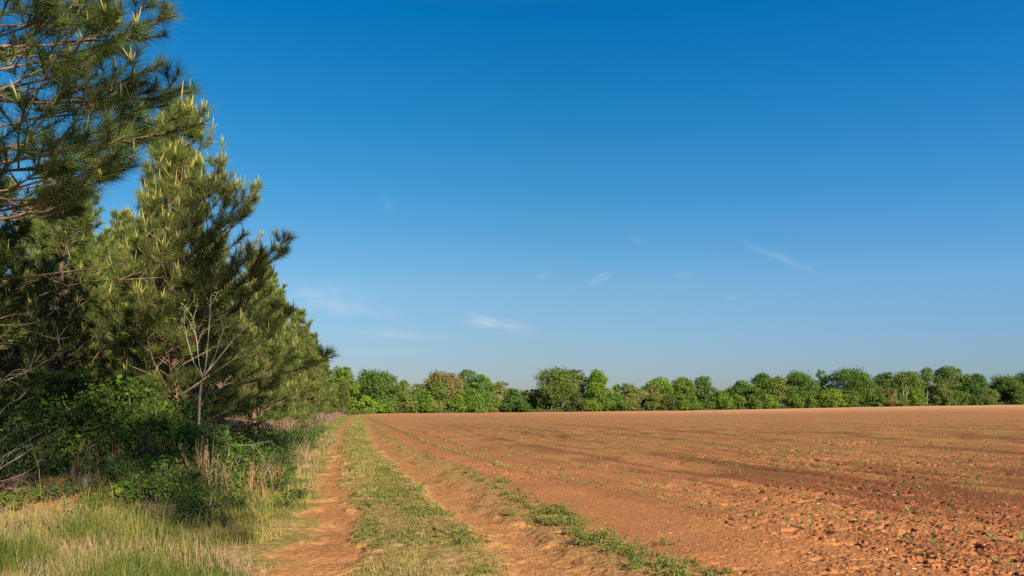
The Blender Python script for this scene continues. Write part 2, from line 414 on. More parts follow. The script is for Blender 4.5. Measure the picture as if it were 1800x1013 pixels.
def make_pine(name, label, group, loc, H, Rr, z0, seed, n_need, w, ln=.19, limb_parts=False, k_whorl=5, step=.42, bare=0., cand=1.0,
              candle_len=(.14, .30), crad=.011, bias=None, rz=0, sub=True, tone=.4, cat='pine tree', up0=6, ustep=(.09, .15), lvar=(.45, 1.2), pw=.75, many=(1, 4), sl_k=.62, bamp=.25, low_k=0, extra=()):
    rng = np.random.default_rng(seed)
    root = empty(name, loc, rz); tag(root, label, cat, group)
    tr = MB()
    zs = np.linspace(-.2, H*.985, 12)
    sway = np.stack([np.cumsum(rng.normal(0, .025, 12)), np.cumsum(rng.normal(0, .025, 12)), zs], 1); sway[0, :2] = 0; sway[1, :2] *= .3
    rad = .035+(H*.0115)*np.clip(1-zs/H, 0, 1)**.9; rad[0] *= 1.5
    tr.tube(sway, rad*.9, 9)
    tr.build('trunk', M['pbark'], root)
    P0, P1, TN, CP = [], [], [], []
    limbs = MB(); z = z0 if not bare else bare; extra = list(extra)
    while z < H-.25 or extra:
        ex = extra.pop(0) if z >= H-.25 else None
        if ex: z_keep = z; z = ex[0]
        f = (z-z0)/(H-z0)
        living = z >= z0
        kk = max(3, int(round(k_whorl*(1-.25*max(f, 0))+rng.normal(0, .6))))
        if f < .5: kk += low_k
        a0 = rng.random()*6.28
        if ex: kk = 1; a0 = ex[1]
        for q in range(kk):
            a = a0+q*6.283/kk+rng.normal(0, .25)
            prof = (1-max(f, 0))**pw*(.55+.45*min(1, (max(f, 0)+.12)/.22))
            L_ = Rr*prof*rng.uniform(*lvar)+.22
            if not living: L_ = Rr*rng.uniform(.35, .75)
            if bias is not None: L_ *= 1+bamp*math.cos(a+rz-bias)
            e0 = R_(up0+44*max(f, 0)+rng.normal(0, 8)) if living else R_(rng.uniform(-22, 8))
            if ex: L_ = ex[3]; e0 = R_(ex[2])
            zz = z+rng.uniform(-.08, .08)
            p = np.array([np.interp(zz, sway[:, 2], sway[:, 0]), np.interp(zz, sway[:, 2], sway[:, 1]), zz])
            m = 8; pts = [p]; el = e0; aa = a
            for i in range(m-1):
                el += R_((34 if living else 6)/(m-1))*(i/(m-1)+.2)+rng.normal(0, .05)
                aa += rng.normal(0, .07)
                pts.append(pts[-1]+np.array([math.cos(el)*math.cos(aa), math.cos(el)*math.sin(aa), math.sin(el)])*L_/(m-1))
            pts = np.array(pts)
            lm = MB() if limb_parts else limbs
            br = max(.008, L_*.0085)
            lm.tube(pts, (br if living else br*.6)*np.linspace(1, .3, m), 5)
            ends = []
            if living:
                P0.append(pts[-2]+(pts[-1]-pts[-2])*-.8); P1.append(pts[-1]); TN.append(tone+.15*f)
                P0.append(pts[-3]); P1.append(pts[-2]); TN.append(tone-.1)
                CP.append(pts[-1])
            u = rng.uniform(.22, .34)
            sd = 1
            while sub and u < .95:
                i = min(int(u*(m-1)), m-2); fr = u*(m-1)-i
                o = pts[i]*(1-fr)+pts[i+1]*fr; d = unit(pts[i+1]-pts[i])
                sl = ((1-u)*L_*sl_k+.16)*rng.uniform(.6, 1.15)
                sidev = unit(np.cross(d, [0, 0, 1.]))*sd
                dd = unit(d*math.cos(R_(48))+sidev*math.sin(R_(48))+np.array([0, 0, rng.uniform(-.05, .35)]))
                q1 = o+dd*sl*.5; q2 = q1+unit(dd+np.array([0, 0, .25+.35*rng.random()])+d*.3)*sl*.5
                lm.tube(np.stack([o, q1, q2]), np.array([.5, .35, .22])*br+.002, 4, .5, False)
                if living and rng.random() < .97:
                    P0.append(q1+(o-q1)*.25); P1.append(q2); TN.append(tone+rng.normal(0, .06))
                    CP.append(q2)
                    if sl > .45:
                        for s2 in (-1, 1):
                            if rng.random() < .8:
                                d3 = unit(unit(q2-q1)+unit(np.cross(dd, [0, 0, 1.]))*s2*.8+np.array([0, 0, .25]))
                                e3 = q1+d3*sl*rng.uniform(.3, .5)
                                lm.tube(np.stack([q1, (q1+e3)/2, e3]), [br*.25+.002, br*.2+.002, .003], 3, .5, False)
                                P0.append(q1+(e3-q1)*.25); P1.append(e3); TN.append(tone+rng.normal(0, .06)); CP.append(e3)
                elif not living and rng.random() < .7:
                    e3 = q2+unit(rng.normal(size=3))*sl*.4
                    lm.tube(np.stack([q1, (q1+e3)/2, e3]), [.006, .004, .003], 3, .5, False)
                u += rng.uniform(*ustep)*(1.0 if L_ > 1 else 1.6); sd = -sd
            if limb_parts: lm.build('branch', M['plimb'] if living else M['deadwood'], root)
        if ex: z = z_keep
        z += step*rng.uniform(.8, 1.2)*(1-.25*max(f, 0))
    # leader
    top = sway[-1]
    P0.append(top-np.array([0, 0, .5])); P1.append(top); TN.append(tone+.2); CP.append(top)
    if not limb_parts: limbs.build('branches', M['plimb'], root)
    P0 = np.array(P0); P1 = np.array(P1); TN = np.array(TN)
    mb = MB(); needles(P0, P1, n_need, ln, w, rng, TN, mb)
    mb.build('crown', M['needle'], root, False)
    cm = MB()
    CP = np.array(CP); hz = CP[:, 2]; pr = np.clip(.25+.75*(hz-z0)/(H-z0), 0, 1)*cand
    candles(CP[rng.random(len(CP)) < pr], rng, cm, candle_len[0], candle_len[1], crad, many)
    if cm.n: cm.build('new_shoots', M['candle'], root)['kind'] = 'stuff'
    return root

ROWG = 'pines along the edge of the track'
def gz(x, y): return float(zg(x, y, False)[0])
make_pine('pine_tree', 'large dark pine reaching in from the upper left corner, nearest to the camera', ROWG,
          (-6.75, 9.7, gz(-6.75, 9.7)), 9.6, 3.2, 3.7, 3, 125, .006, .25, True, 6, .45, 0, .85, (.10, .30), .010, tone=.50, ustep=(.05, .09), lvar=(.74, .96), pw=.5, many=(2, 6), sl_k=.72)
make_pine('pine_tree', 'second pine in full view, its tall pointed top bristling with pale upright shoots', ROWG,
          (-7.5, 18, gz(-7.5, 18)), 7.7, 2.9, .9, 8, 125, .0085, .24, True, 5, .62, 0, .9, (.12, .36), .010, bias=.0, bamp=.25, low_k=2, extra=((3.5, .1, 30, 3.3), (4.0, -.35, 34, 3.1), (4.5, .35, 36, 2.7), (4.9, -.1, 44, 2.3), (3.2, -.6, 20, 3.0)), tone=.56, up0=24, pw=.42, ustep=(.10, .17), many=(2, 5), lvar=(.42, 1.2))
pr = []
for i, (H, Rr, sd) in enumerate(((8.3, 2.7, 21), (8.0, 2.5, 22), (8.6, 2.8, 23))):
    pr.append(make_pine('pine_tree', 'x', ROWG, (0, 0, 0), H, Rr, (.7, 1.0, .6)[i], sd, 64, .015, .25, False, (6, 5, 6)[i], (.5, .6, .55)[i], 0, (.9, .6, .8)[i], (.12, .38), .009, many=(1, 5), tone=(.55, .62, .5)[i], up0=(10, 18, 14)[i], pw=(.75, .6, .68)[i]))
rr = random.Random(5)
used = [False]*3
def put_pine(x, y, sc, label, group, k=None):
    k = rr.randrange(3) if k is None else k
    o = pr[k] if not used[k] else copy_tree(pr[k])
    used[k] = True
    o.location = (x, y, gz(x, y)-.05); o.rotation_euler.z = rr.random()*6.28; o.scale = (sc, sc, sc*rr.uniform(.95, 1.05))
    tag(o, label, 'pine tree', group)
    return o
ordn = ['third', 'fourth', 'fifth', 'sixth', 'seventh', 'eighth', 'ninth', 'tenth', 'eleventh', 'twelfth', 'thirteenth', 'fourteenth', 'fifteenth', 'sixteenth', 'seventeenth', 'eighteenth', 'nineteenth', 'twentieth']
front = [22.5, 26.5, 30, 34, 38.5, 43, 48, 53.5, 59.5, 66, 73, 81, 90, 100, 111]
for i, y in enumerate(front):
    x = (-5.0 if y < 32 else -4.4)-.19*y+rr.uniform(-.6, .3)
    put_pine(x, y, rr.uniform(.82, 1.05), f'bushy green pine, {ordn[i]} along the track edge counting from the camera', ROWG)
put_pine(-.207*118-.6, 118, .62, 'small pale olive pine standing alone at the far end of the pine row', ROWG)
BACKG = 'pines standing in the second row of the wood'
for i, y in enumerate([13.5, 17, 20.5, 24.5, 28.5, 33, 38, 44, 51, 59, 68, 78]):
    x = -8.3-.19*y+rr.uniform(-.6, .6)
    put_pine(x, y, rr.uniform(.92, 1.08), f'shaded pine in the second row of the wood, {(["first","second"]+ordn)[i]} from the camera', BACKG)
for i, y in enumerate([16, 20, 24.5, 29.5, 35, 42, 50]):
    x = -12.2-.19*y+rr.uniform(-.6, .6)
    put_pine(x, y, rr.uniform(.95, 1.1), f'pine deep in the wood behind the second row, {(["first","second"]+ordn)[i]} from the camera', 'pines standing in the third row of the wood')

# ------------------------------------------------------------------ leafy undergrowth
def leaves(P, size, rng, mb, tone, out=None, narrow=.55, up=.5):
    n = len(P)
    nrm = rng.normal(size=(n, 3)); nrm[:, 2] += up
    if out is not None: nrm += out*.9
    nrm = unit(nrm); a, b = frames(nrm, rng)
    s = size*rng.uniform(.6, 1.3, n)[:, None]
    V = np.stack([P-a*s*.5, P+b*s*narrow*.5-a*s*.05+nrm*s*.08, P+a*s*.5, P-b*s*narrow*.5-a*s*.05+nrm*s*.08], 1).reshape(-1, 3)
    mb.add(V, None, np.arange(n*4).reshape(-1, 4), np.repeat(np.clip(tone, 0, 1), 4))

def make_shrub(name, label, group, loc, rx, h, n, size, mat, seed, stemmat='greybark', narrow=.6, cat='shrub', nst=13, ry=None, tone=.45, rz=0):
    rng = np.random.default_rng(seed); ry = ry or rx
    root = empty(name, loc, rz); tag(root, label, cat, group)
    st = MB(); ends = []
    for i in range(nst):
        a = rng.random()*6.28; r = math.sqrt(rng.random())
        e = np.array([math.cos(a)*r*rx*.8, math.sin(a)*r*ry*.8, h*(.55+.45*(1-r*r*.6))*rng.uniform(.7, 1.0)])
        b = e*np.array([.15, .15, 0]); b[2] = -.05
        mid = (b+e)/2+np.array([rng.normal(0, .06*rx), rng.normal(0, .06*rx), h*.08])
        st.tube(np.stack([b, mid, e]), np.array([.013, .008, .004])*max(.6, h), 4, .5, False)
        ends += [e, mid*.4+e*.6]
    ends = np.array(ends)
    ex = np.stack([rng.normal(0, .42, len(ends)*2)*rx, rng.normal(0, .42, len(ends)*2)*ry, rng.uniform(.1, .75, len(ends)*2)*h], 1)
    ends = np.vstack([ends, ex]); k = len(ends)
    ci = rng.integers(0, k, n); cr = rng.uniform(.14, .34, k)*min(rx, h)
    d = unit(rng.normal(size=(n, 3)))
    P = ends[ci]+d*(cr[ci]*rng.random(n)**.4)[:, None]
    P[:, 2] = np.abs(P[:, 2])+.02
    ct = rng.normal(0, .13, k)
    mb = MB(); sz_ = np.where(rng.random(n) < .18, size*1.7, size*rng.uniform(.6, 1.1)); leaves(P, sz_[:, None], rng, mb, tone+ct[ci]+rng.normal(0, .16, n), d, narrow)
    st.build('stems', M[stemmat], root); mb.build('foliage', M[mat], root, False)
    return root
def at(px, Y, dx=0): return (px-CX)/F*Y+dx, Y
def put_shrub(px, Y, *a, name='shrub', label='', group=None, **k):
    x, y = at(px, Y); return make_shrub(name, label, group, (x, y, gz(x, y)), *a, **k)
UG = 'shrubs below the pines'
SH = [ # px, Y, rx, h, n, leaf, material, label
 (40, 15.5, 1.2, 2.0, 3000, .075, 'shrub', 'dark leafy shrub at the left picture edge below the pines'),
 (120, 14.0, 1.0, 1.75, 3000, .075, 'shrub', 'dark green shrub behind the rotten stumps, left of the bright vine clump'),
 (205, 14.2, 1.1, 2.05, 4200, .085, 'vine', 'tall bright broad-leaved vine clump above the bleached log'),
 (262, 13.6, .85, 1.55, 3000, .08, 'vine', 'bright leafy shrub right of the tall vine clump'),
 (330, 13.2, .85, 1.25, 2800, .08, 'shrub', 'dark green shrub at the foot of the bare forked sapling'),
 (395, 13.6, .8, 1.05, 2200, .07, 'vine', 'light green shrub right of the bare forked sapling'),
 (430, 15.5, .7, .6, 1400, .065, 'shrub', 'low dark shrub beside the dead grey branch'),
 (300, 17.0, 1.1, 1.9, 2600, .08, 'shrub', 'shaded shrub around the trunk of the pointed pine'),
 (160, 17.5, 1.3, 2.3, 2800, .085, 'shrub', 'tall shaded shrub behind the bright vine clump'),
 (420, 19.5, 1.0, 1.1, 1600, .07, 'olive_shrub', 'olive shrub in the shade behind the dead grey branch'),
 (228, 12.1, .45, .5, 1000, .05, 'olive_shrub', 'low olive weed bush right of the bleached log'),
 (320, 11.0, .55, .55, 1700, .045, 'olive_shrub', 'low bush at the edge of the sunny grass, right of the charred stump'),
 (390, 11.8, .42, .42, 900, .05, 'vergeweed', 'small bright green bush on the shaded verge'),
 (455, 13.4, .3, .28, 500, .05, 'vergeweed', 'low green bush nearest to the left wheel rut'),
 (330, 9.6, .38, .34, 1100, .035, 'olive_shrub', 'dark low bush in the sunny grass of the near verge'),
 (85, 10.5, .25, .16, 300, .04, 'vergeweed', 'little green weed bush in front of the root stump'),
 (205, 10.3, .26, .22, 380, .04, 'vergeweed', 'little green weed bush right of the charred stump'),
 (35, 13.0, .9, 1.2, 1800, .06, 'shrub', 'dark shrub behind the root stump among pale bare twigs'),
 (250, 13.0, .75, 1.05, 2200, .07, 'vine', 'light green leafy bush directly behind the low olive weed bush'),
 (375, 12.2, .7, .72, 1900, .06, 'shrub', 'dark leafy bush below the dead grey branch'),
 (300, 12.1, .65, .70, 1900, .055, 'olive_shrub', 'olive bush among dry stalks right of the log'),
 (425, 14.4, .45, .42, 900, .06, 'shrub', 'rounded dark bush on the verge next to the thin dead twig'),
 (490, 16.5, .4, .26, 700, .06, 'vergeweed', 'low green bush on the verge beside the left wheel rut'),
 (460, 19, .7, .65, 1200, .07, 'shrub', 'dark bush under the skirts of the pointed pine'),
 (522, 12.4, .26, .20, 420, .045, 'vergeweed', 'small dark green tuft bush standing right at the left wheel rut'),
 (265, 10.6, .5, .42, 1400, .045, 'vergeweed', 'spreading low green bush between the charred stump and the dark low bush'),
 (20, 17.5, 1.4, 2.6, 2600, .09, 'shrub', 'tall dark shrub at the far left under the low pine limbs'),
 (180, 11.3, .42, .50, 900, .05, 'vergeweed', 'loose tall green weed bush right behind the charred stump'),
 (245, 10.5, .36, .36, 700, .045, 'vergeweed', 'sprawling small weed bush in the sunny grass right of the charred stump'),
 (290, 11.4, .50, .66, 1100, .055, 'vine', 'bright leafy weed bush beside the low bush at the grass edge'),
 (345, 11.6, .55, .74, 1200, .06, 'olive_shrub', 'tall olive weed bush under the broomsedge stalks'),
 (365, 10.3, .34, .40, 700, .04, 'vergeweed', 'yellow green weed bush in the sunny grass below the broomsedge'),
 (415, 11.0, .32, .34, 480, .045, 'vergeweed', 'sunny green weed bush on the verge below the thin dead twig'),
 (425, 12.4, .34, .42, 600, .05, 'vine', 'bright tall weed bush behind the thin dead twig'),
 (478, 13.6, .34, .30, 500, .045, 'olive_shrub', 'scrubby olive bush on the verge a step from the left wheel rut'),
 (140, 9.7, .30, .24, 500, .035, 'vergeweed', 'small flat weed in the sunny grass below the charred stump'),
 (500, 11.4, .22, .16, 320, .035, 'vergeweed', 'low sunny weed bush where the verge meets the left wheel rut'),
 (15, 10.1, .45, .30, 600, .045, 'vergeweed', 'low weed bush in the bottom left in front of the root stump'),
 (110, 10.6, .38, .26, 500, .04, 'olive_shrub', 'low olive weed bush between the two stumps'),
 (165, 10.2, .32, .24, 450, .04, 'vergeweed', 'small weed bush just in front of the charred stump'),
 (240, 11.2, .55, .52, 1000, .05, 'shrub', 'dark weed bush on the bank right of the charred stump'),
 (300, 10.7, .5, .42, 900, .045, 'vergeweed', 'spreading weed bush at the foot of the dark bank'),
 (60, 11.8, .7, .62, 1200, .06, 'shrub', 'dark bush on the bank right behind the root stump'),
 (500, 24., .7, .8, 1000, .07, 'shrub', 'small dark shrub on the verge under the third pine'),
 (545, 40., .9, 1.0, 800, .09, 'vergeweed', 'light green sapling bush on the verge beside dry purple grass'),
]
for i, (px, Y, rx, h, n, sz, mt, lb) in enumerate(SH):
    if Y < 12.6: n = int(n*.55); h *= .82
    put_shrub(px, Y, rx, h, n, sz, mt, 100+i, label=lb, group=UG)

def tall_weed(px, Y, h, seed, label, mat='vergeweed'):
    rng = np.random.default_rng(seed); x, y = at(px, Y); root = empty('tall_weed', (x, y, gz(x, y))); tag(root, label, 'weed', 'tall weeds along the undergrowth edge')
    st = MB(); lf = MB()
    for i in range(rng.integers(4, 8)):
        e = np.array([rng.normal(0, .16*h), rng.normal(0, .12*h), h*rng.uniform(.6, 1.05)]); b = np.array([rng.normal(0, .05), rng.normal(0, .05), -.02])
        m = (b+e)/2+np.array([rng.normal(0, .03), rng.normal(0, .03), .06*h]); c = smooth([b, m, e], 7); st.tube(c, np.linspace(.006, .0025, 7), 4, .5, False)
        u = rng.uniform(.25, 1.0, 26); P = np.array([np.interp(u*6, np.arange(7), c[:, k]) for k in range(3)]).T+rng.normal(0, .045, (26, 3))
        leaves(P, .085, rng, lf, .5+rng.normal(0, .2, 26), None, .32, .7)
    st.build('stems', M['plimb'], root); lf.build('foliage', M[mat], root, False)
def tall_weeds():
    for i, (px, Y, h, mt, lb) in enumerate(((205, 12.6, 1.0, 'vergeweed', 'thin tall weed sticking up behind the bleached log'), (258, 12.2, .85, 'olive_shrub', 'thin olive weed among the dry reddish stalks'), (312, 11.9, .8, 'vine', 'bright thin weed left of the tall broomsedge'),
        (352, 12.6, 1.1, 'vergeweed', 'tallest thin weed behind the broomsedge stalks'), (418, 12.0, .75, 'vergeweed', 'thin weed between the dead branch and the thin twig'), (445, 12.9, .8, 'vine', 'lit thin weed behind the thin dead twig'),
        (486, 14.5, .7, 'vergeweed', 'thin weed on the verge beyond the thin dead twig'), (505, 17.5, .7, 'olive_shrub', 'thin olive weed on the far verge near the left rut'), (70, 12.4, 1.0, 'vergeweed', 'thin weed among the pale bare twigs'), (235, 10.9, .5, 'vine', 'short lit weed in front of the low olive weed bush'))):
        tall_weed(px, Y, h, 400+i, lb, mt)
# unseen oak added behind the camera, its crown shaped to shade undergrowth and verge
def shade_oak():
    e1 = np.array([-SUN_H[1], SUN_H[0]]); e2 = SUN_H          # across and towards the sun
    rng = np.random.default_rng(12); o0 = -1.9*e1+11.0*e2
    def w(p, q, z): v = p*e1+q*e2-o0; return np.array([v[0], v[1], z])
    root = empty('oak_tree', (o0[0], o0[1], 0)); tag(root, 'unseen oak added behind the camera to shade the undergrowth and the left verge', 'tree', 'trees of the far treeline' if False else None)
    tr = MB(); tr.tube(smooth([(0, 0, -.3), (.1, 0, 4), (0, .1, 8.5), (.2, 0, 12.5)], 12), np.linspace(.42, .12, 12), 10)
    lobes = []
    for i in range(17):
        lobes.append((w(rng.uniform(-5.5, 2.3), 11+rng.normal(0, 1.3), rng.uniform(9.5, 12.5)), rng.uniform(.6, 1.0)))
    for i in range(26):
        hz_ = rng.uniform(12.8, 17.0); lobes.append((w(rng.uniform(2.6, 4.9+(hz_-12.8)*.75), 10+rng.normal(0, .9), hz_), rng.uniform(.55, .95)))
    for i, (c, r) in enumerate(lobes):
        if i % 4 == 0:
            s0 = np.array([0, 0, rng.uniform(9.5, 12)]); tr.tube(smooth([s0, (s0+c)/2+[0, 0, 1.0], c], 8), np.linspace(.10, .03, 8), 5, .5, False)
    tr.build('trunk', M['greybark'], root)
    mb = MB()
    for c, r in lobes:
        n = int(520*r*r); d = unit(rng.normal(size=(n, 3))); leaves(c+d*(r*rng.random(n)**.4)[:, None], .17, rng, mb, .5+rng.normal(0, .2, n), d, .7)
    mb.build('crown', BL['green'], root, False)

# ------------------------------------------------------------------ bare sapling, dead branches, stumps
def P3(px, py, Y): return np.array([(px-CX)/F*Y, Y, EYE+(HZ-py)/F*Y])
def smooth(pts, n=12):
    pts = np.asarray(pts, float); t = np.linspace(0, len(pts)-1, n); out = []
    for q in t:
        i = min(int(q), len(pts)-2); f = q-i
        p0 = pts[max(i-1, 0)]; p1 = pts[i]; p2 = pts[i+1]; p3 = pts[min(i+2, len(pts)-1)]
        out.append(.5*((2*p1)+(-p0+p2)*f+(2*p0-5*p1+4*p2-p3)*f*f+(-p0+3*p1-3*p2+p3)*f**3))
    return np.array(out)
def rooted(name, label, cat, origin, group=None):
    o = empty(name, tuple(origin)); tag(o, label, cat, group); return o
shade_oak(); tall_weeds()
def sapling():
    Y = 14.6; rng = np.random.default_rng(4)
    b = P3(349, 760, Y); b[2] = gz(b[0], Y)
    root = rooted('bare_sapling', 'slender grey sapling forking into five bare upright stems', 'sapling', b)
    t = MB(); fork = P3(357, 664, Y)
    t.tube(smooth([b-b-[0, 0, .05], P3(351, 705, Y)-b, fork-b]), np.linspace(.026, .020, 12), 8)
    t.build('trunk', M['sapbark'], root)
    lf = MB()
    for pts in ([(357, 664), (342, 640), (330, 600), (322, 562), (318, 545)], [(357, 664), (350, 640), (346, 600), (341, 575), (336, 550)],
                [(357, 664), (362, 640), (367, 585), (369, 550), (370, 528)], [(357, 664), (372, 640), (386, 602), (393, 570), (397, 545)],
                [(357, 664), (380, 635), (412, 595), (430, 570), (455, 545), (480, 530)]):
        m = MB(); w = [P3(x, y, Y+rng.normal(0, .10)*j)-b for j, (x, y) in enumerate(pts)]; w[0] = fork-b
        c = smooth(w, 14); m.tube(c, np.linspace(.012, .004, 14), 6)
        for j in (6, 8, 9, 11, 12):
            d = unit(c[j]-c[j-1]); s = unit(rng.normal(size=3)); e = c[j]+unit(d+s*.7+np.array([0, 0, .4]))*rng.uniform(.15, .4)
            m.tube(np.stack([c[j], (c[j]+e)/2+rng.normal(0, .01, 3), e]), [.007, .005, .003], 4, .5, False)
            leaves(e+rng.normal(0, .06, (6, 3)), .06, rng, lf, np.full(6, .8), None, .6)
        m.build('stem', M['sapbark'], root)
    lf.build('foliage', M['vine'], root, False)
sapling()
def twig_thing(name, label, cat, chains, Y, mat, seed, r0=.02, twigs=5, group=None):
    rng = np.random.default_rng(seed)
    b = P3(*chains[0][0], Y); root = None; m = MB()
    for ch in chains:
        w = [P3(x, y, Y+rng.normal(0, .06)*j)-b for j, (x, y) in enumerate(ch)]
        c = smooth(w, 6*len(ch)); r = r0*(1 if ch is chains[0] else .6)
        r *= .72; m.tube(c, np.linspace(r, r*.25, len(c)), 6)
        for q in range(twigs):
            j = rng.integers(2, len(c)-1); d = unit(c[j]-c[j-1]); e = c[j]+unit(d+unit(rng.normal(size=3))*.8)*rng.uniform(.08, .3)
            m.tube(np.stack([c[j], (c[j]+e)/2+rng.normal(0, .012, 3), e]), [r*.4, r*.28, r*.15], 4, .5, False)
    o = m.build(name, M[mat]); o.location = b; tag(o, label, cat, group); return o
DG = 'dead bare branches in the undergrowth'
twig_thing('dead_branch', 'forked dead grey branch lodged upright in the shrubs beside the track', 'branch', [[(402, 802), (401, 782), (383, 757), (366, 745)], [(401, 782), (440, 782), (478, 775)], [(383, 757), (388, 748), (394, 742)]], 11.8, 'palebark', 1, .012, 3, DG)
twig_thing('dead_branch', 'thin pale dead twig leaning out over the left wheel rut verge', 'branch', [[(462, 842), (470, 825), (482, 812), (496, 803)], [(470, 825), (476, 800), (490, 785)], [(463, 806), (452, 790), (445, 775)]], 11.6, 'palebark', 2, .010, 3, DG)
twig_thing('bare_bush', 'bare bush with long pale twigs arching in from the left picture edge', 'bush', [[(-25, 880), (-5, 830), (40, 800), (75, 775), (108, 752)], [(-10, 835), (20, 795), (60, 768), (110, 740), (118, 722)], [(-15, 850), (30, 838), (60, 822), (66, 812)], [(-20, 760), (10, 715), (35, 700), (48, 684)], [(-20, 840), (10, 800), (60, 780), (100, 765)], [(-20, 800), (20, 760), (70, 745)]], 10.6, 'palebark', 3, .013, 7, DG)
twig_thing('dead_branch', 'long bare grey limb sagging across the left edge below the dark pine', 'branch', [[(-60, 690), (0, 672), (45, 655), (90, 630), (130, 610)], [(0, 672), (30, 650), (60, 655)], [(45, 655), (60, 630), (64, 600)], [(90, 630), (105, 612), (98, 590)]], 10.2, 'deadwood', 4, .018, 8, DG)
twig_thing('dead_branch', 'curved bare limb with twig fans below the pine tuft at the left edge', 'branch', [[(-60, 575), (0, 572), (60, 568), (90, 550), (102, 538)], [(0, 560), (30, 552), (50, 556)], [(20, 572), (60, 585), (100, 596), (125, 592)], [(0, 590), (10, 605), (25, 614)]], 10.0, 'plimb', 5, .018, 9, DG)
twig_thing('dead_branch', 'long lit pine limb crossing the dark foliage at middle left', 'branch', [[(-70, 505), (0, 492), (70, 484), (130, 476), (190, 470)], [(75, 484), (100, 496), (115, 500)]], 10.6, 'plimb', 6, .028, 5, DG)
twig_thing('dead_branch', 'brown pine limb sloping up to the right under the dark foliage', 'branch', [[(70, 520), (110, 505), (150, 497), (210, 492), (285, 488)], [(210, 492), (235, 482), (250, 480)]], 12.5, 'plimb', 7, .022, 5, DG)
twig_thing('dead_branch', 'dead limb falling to the right in front of the sunlit young pine', 'branch', [[(115, 535), (140, 545), (160, 565), (195, 597)], [(152, 560), (130, 552), (118, 550)], [(182, 588), (150, 582), (132, 578)]], 14.5, 'deadwood', 8, .022, 4, DG)

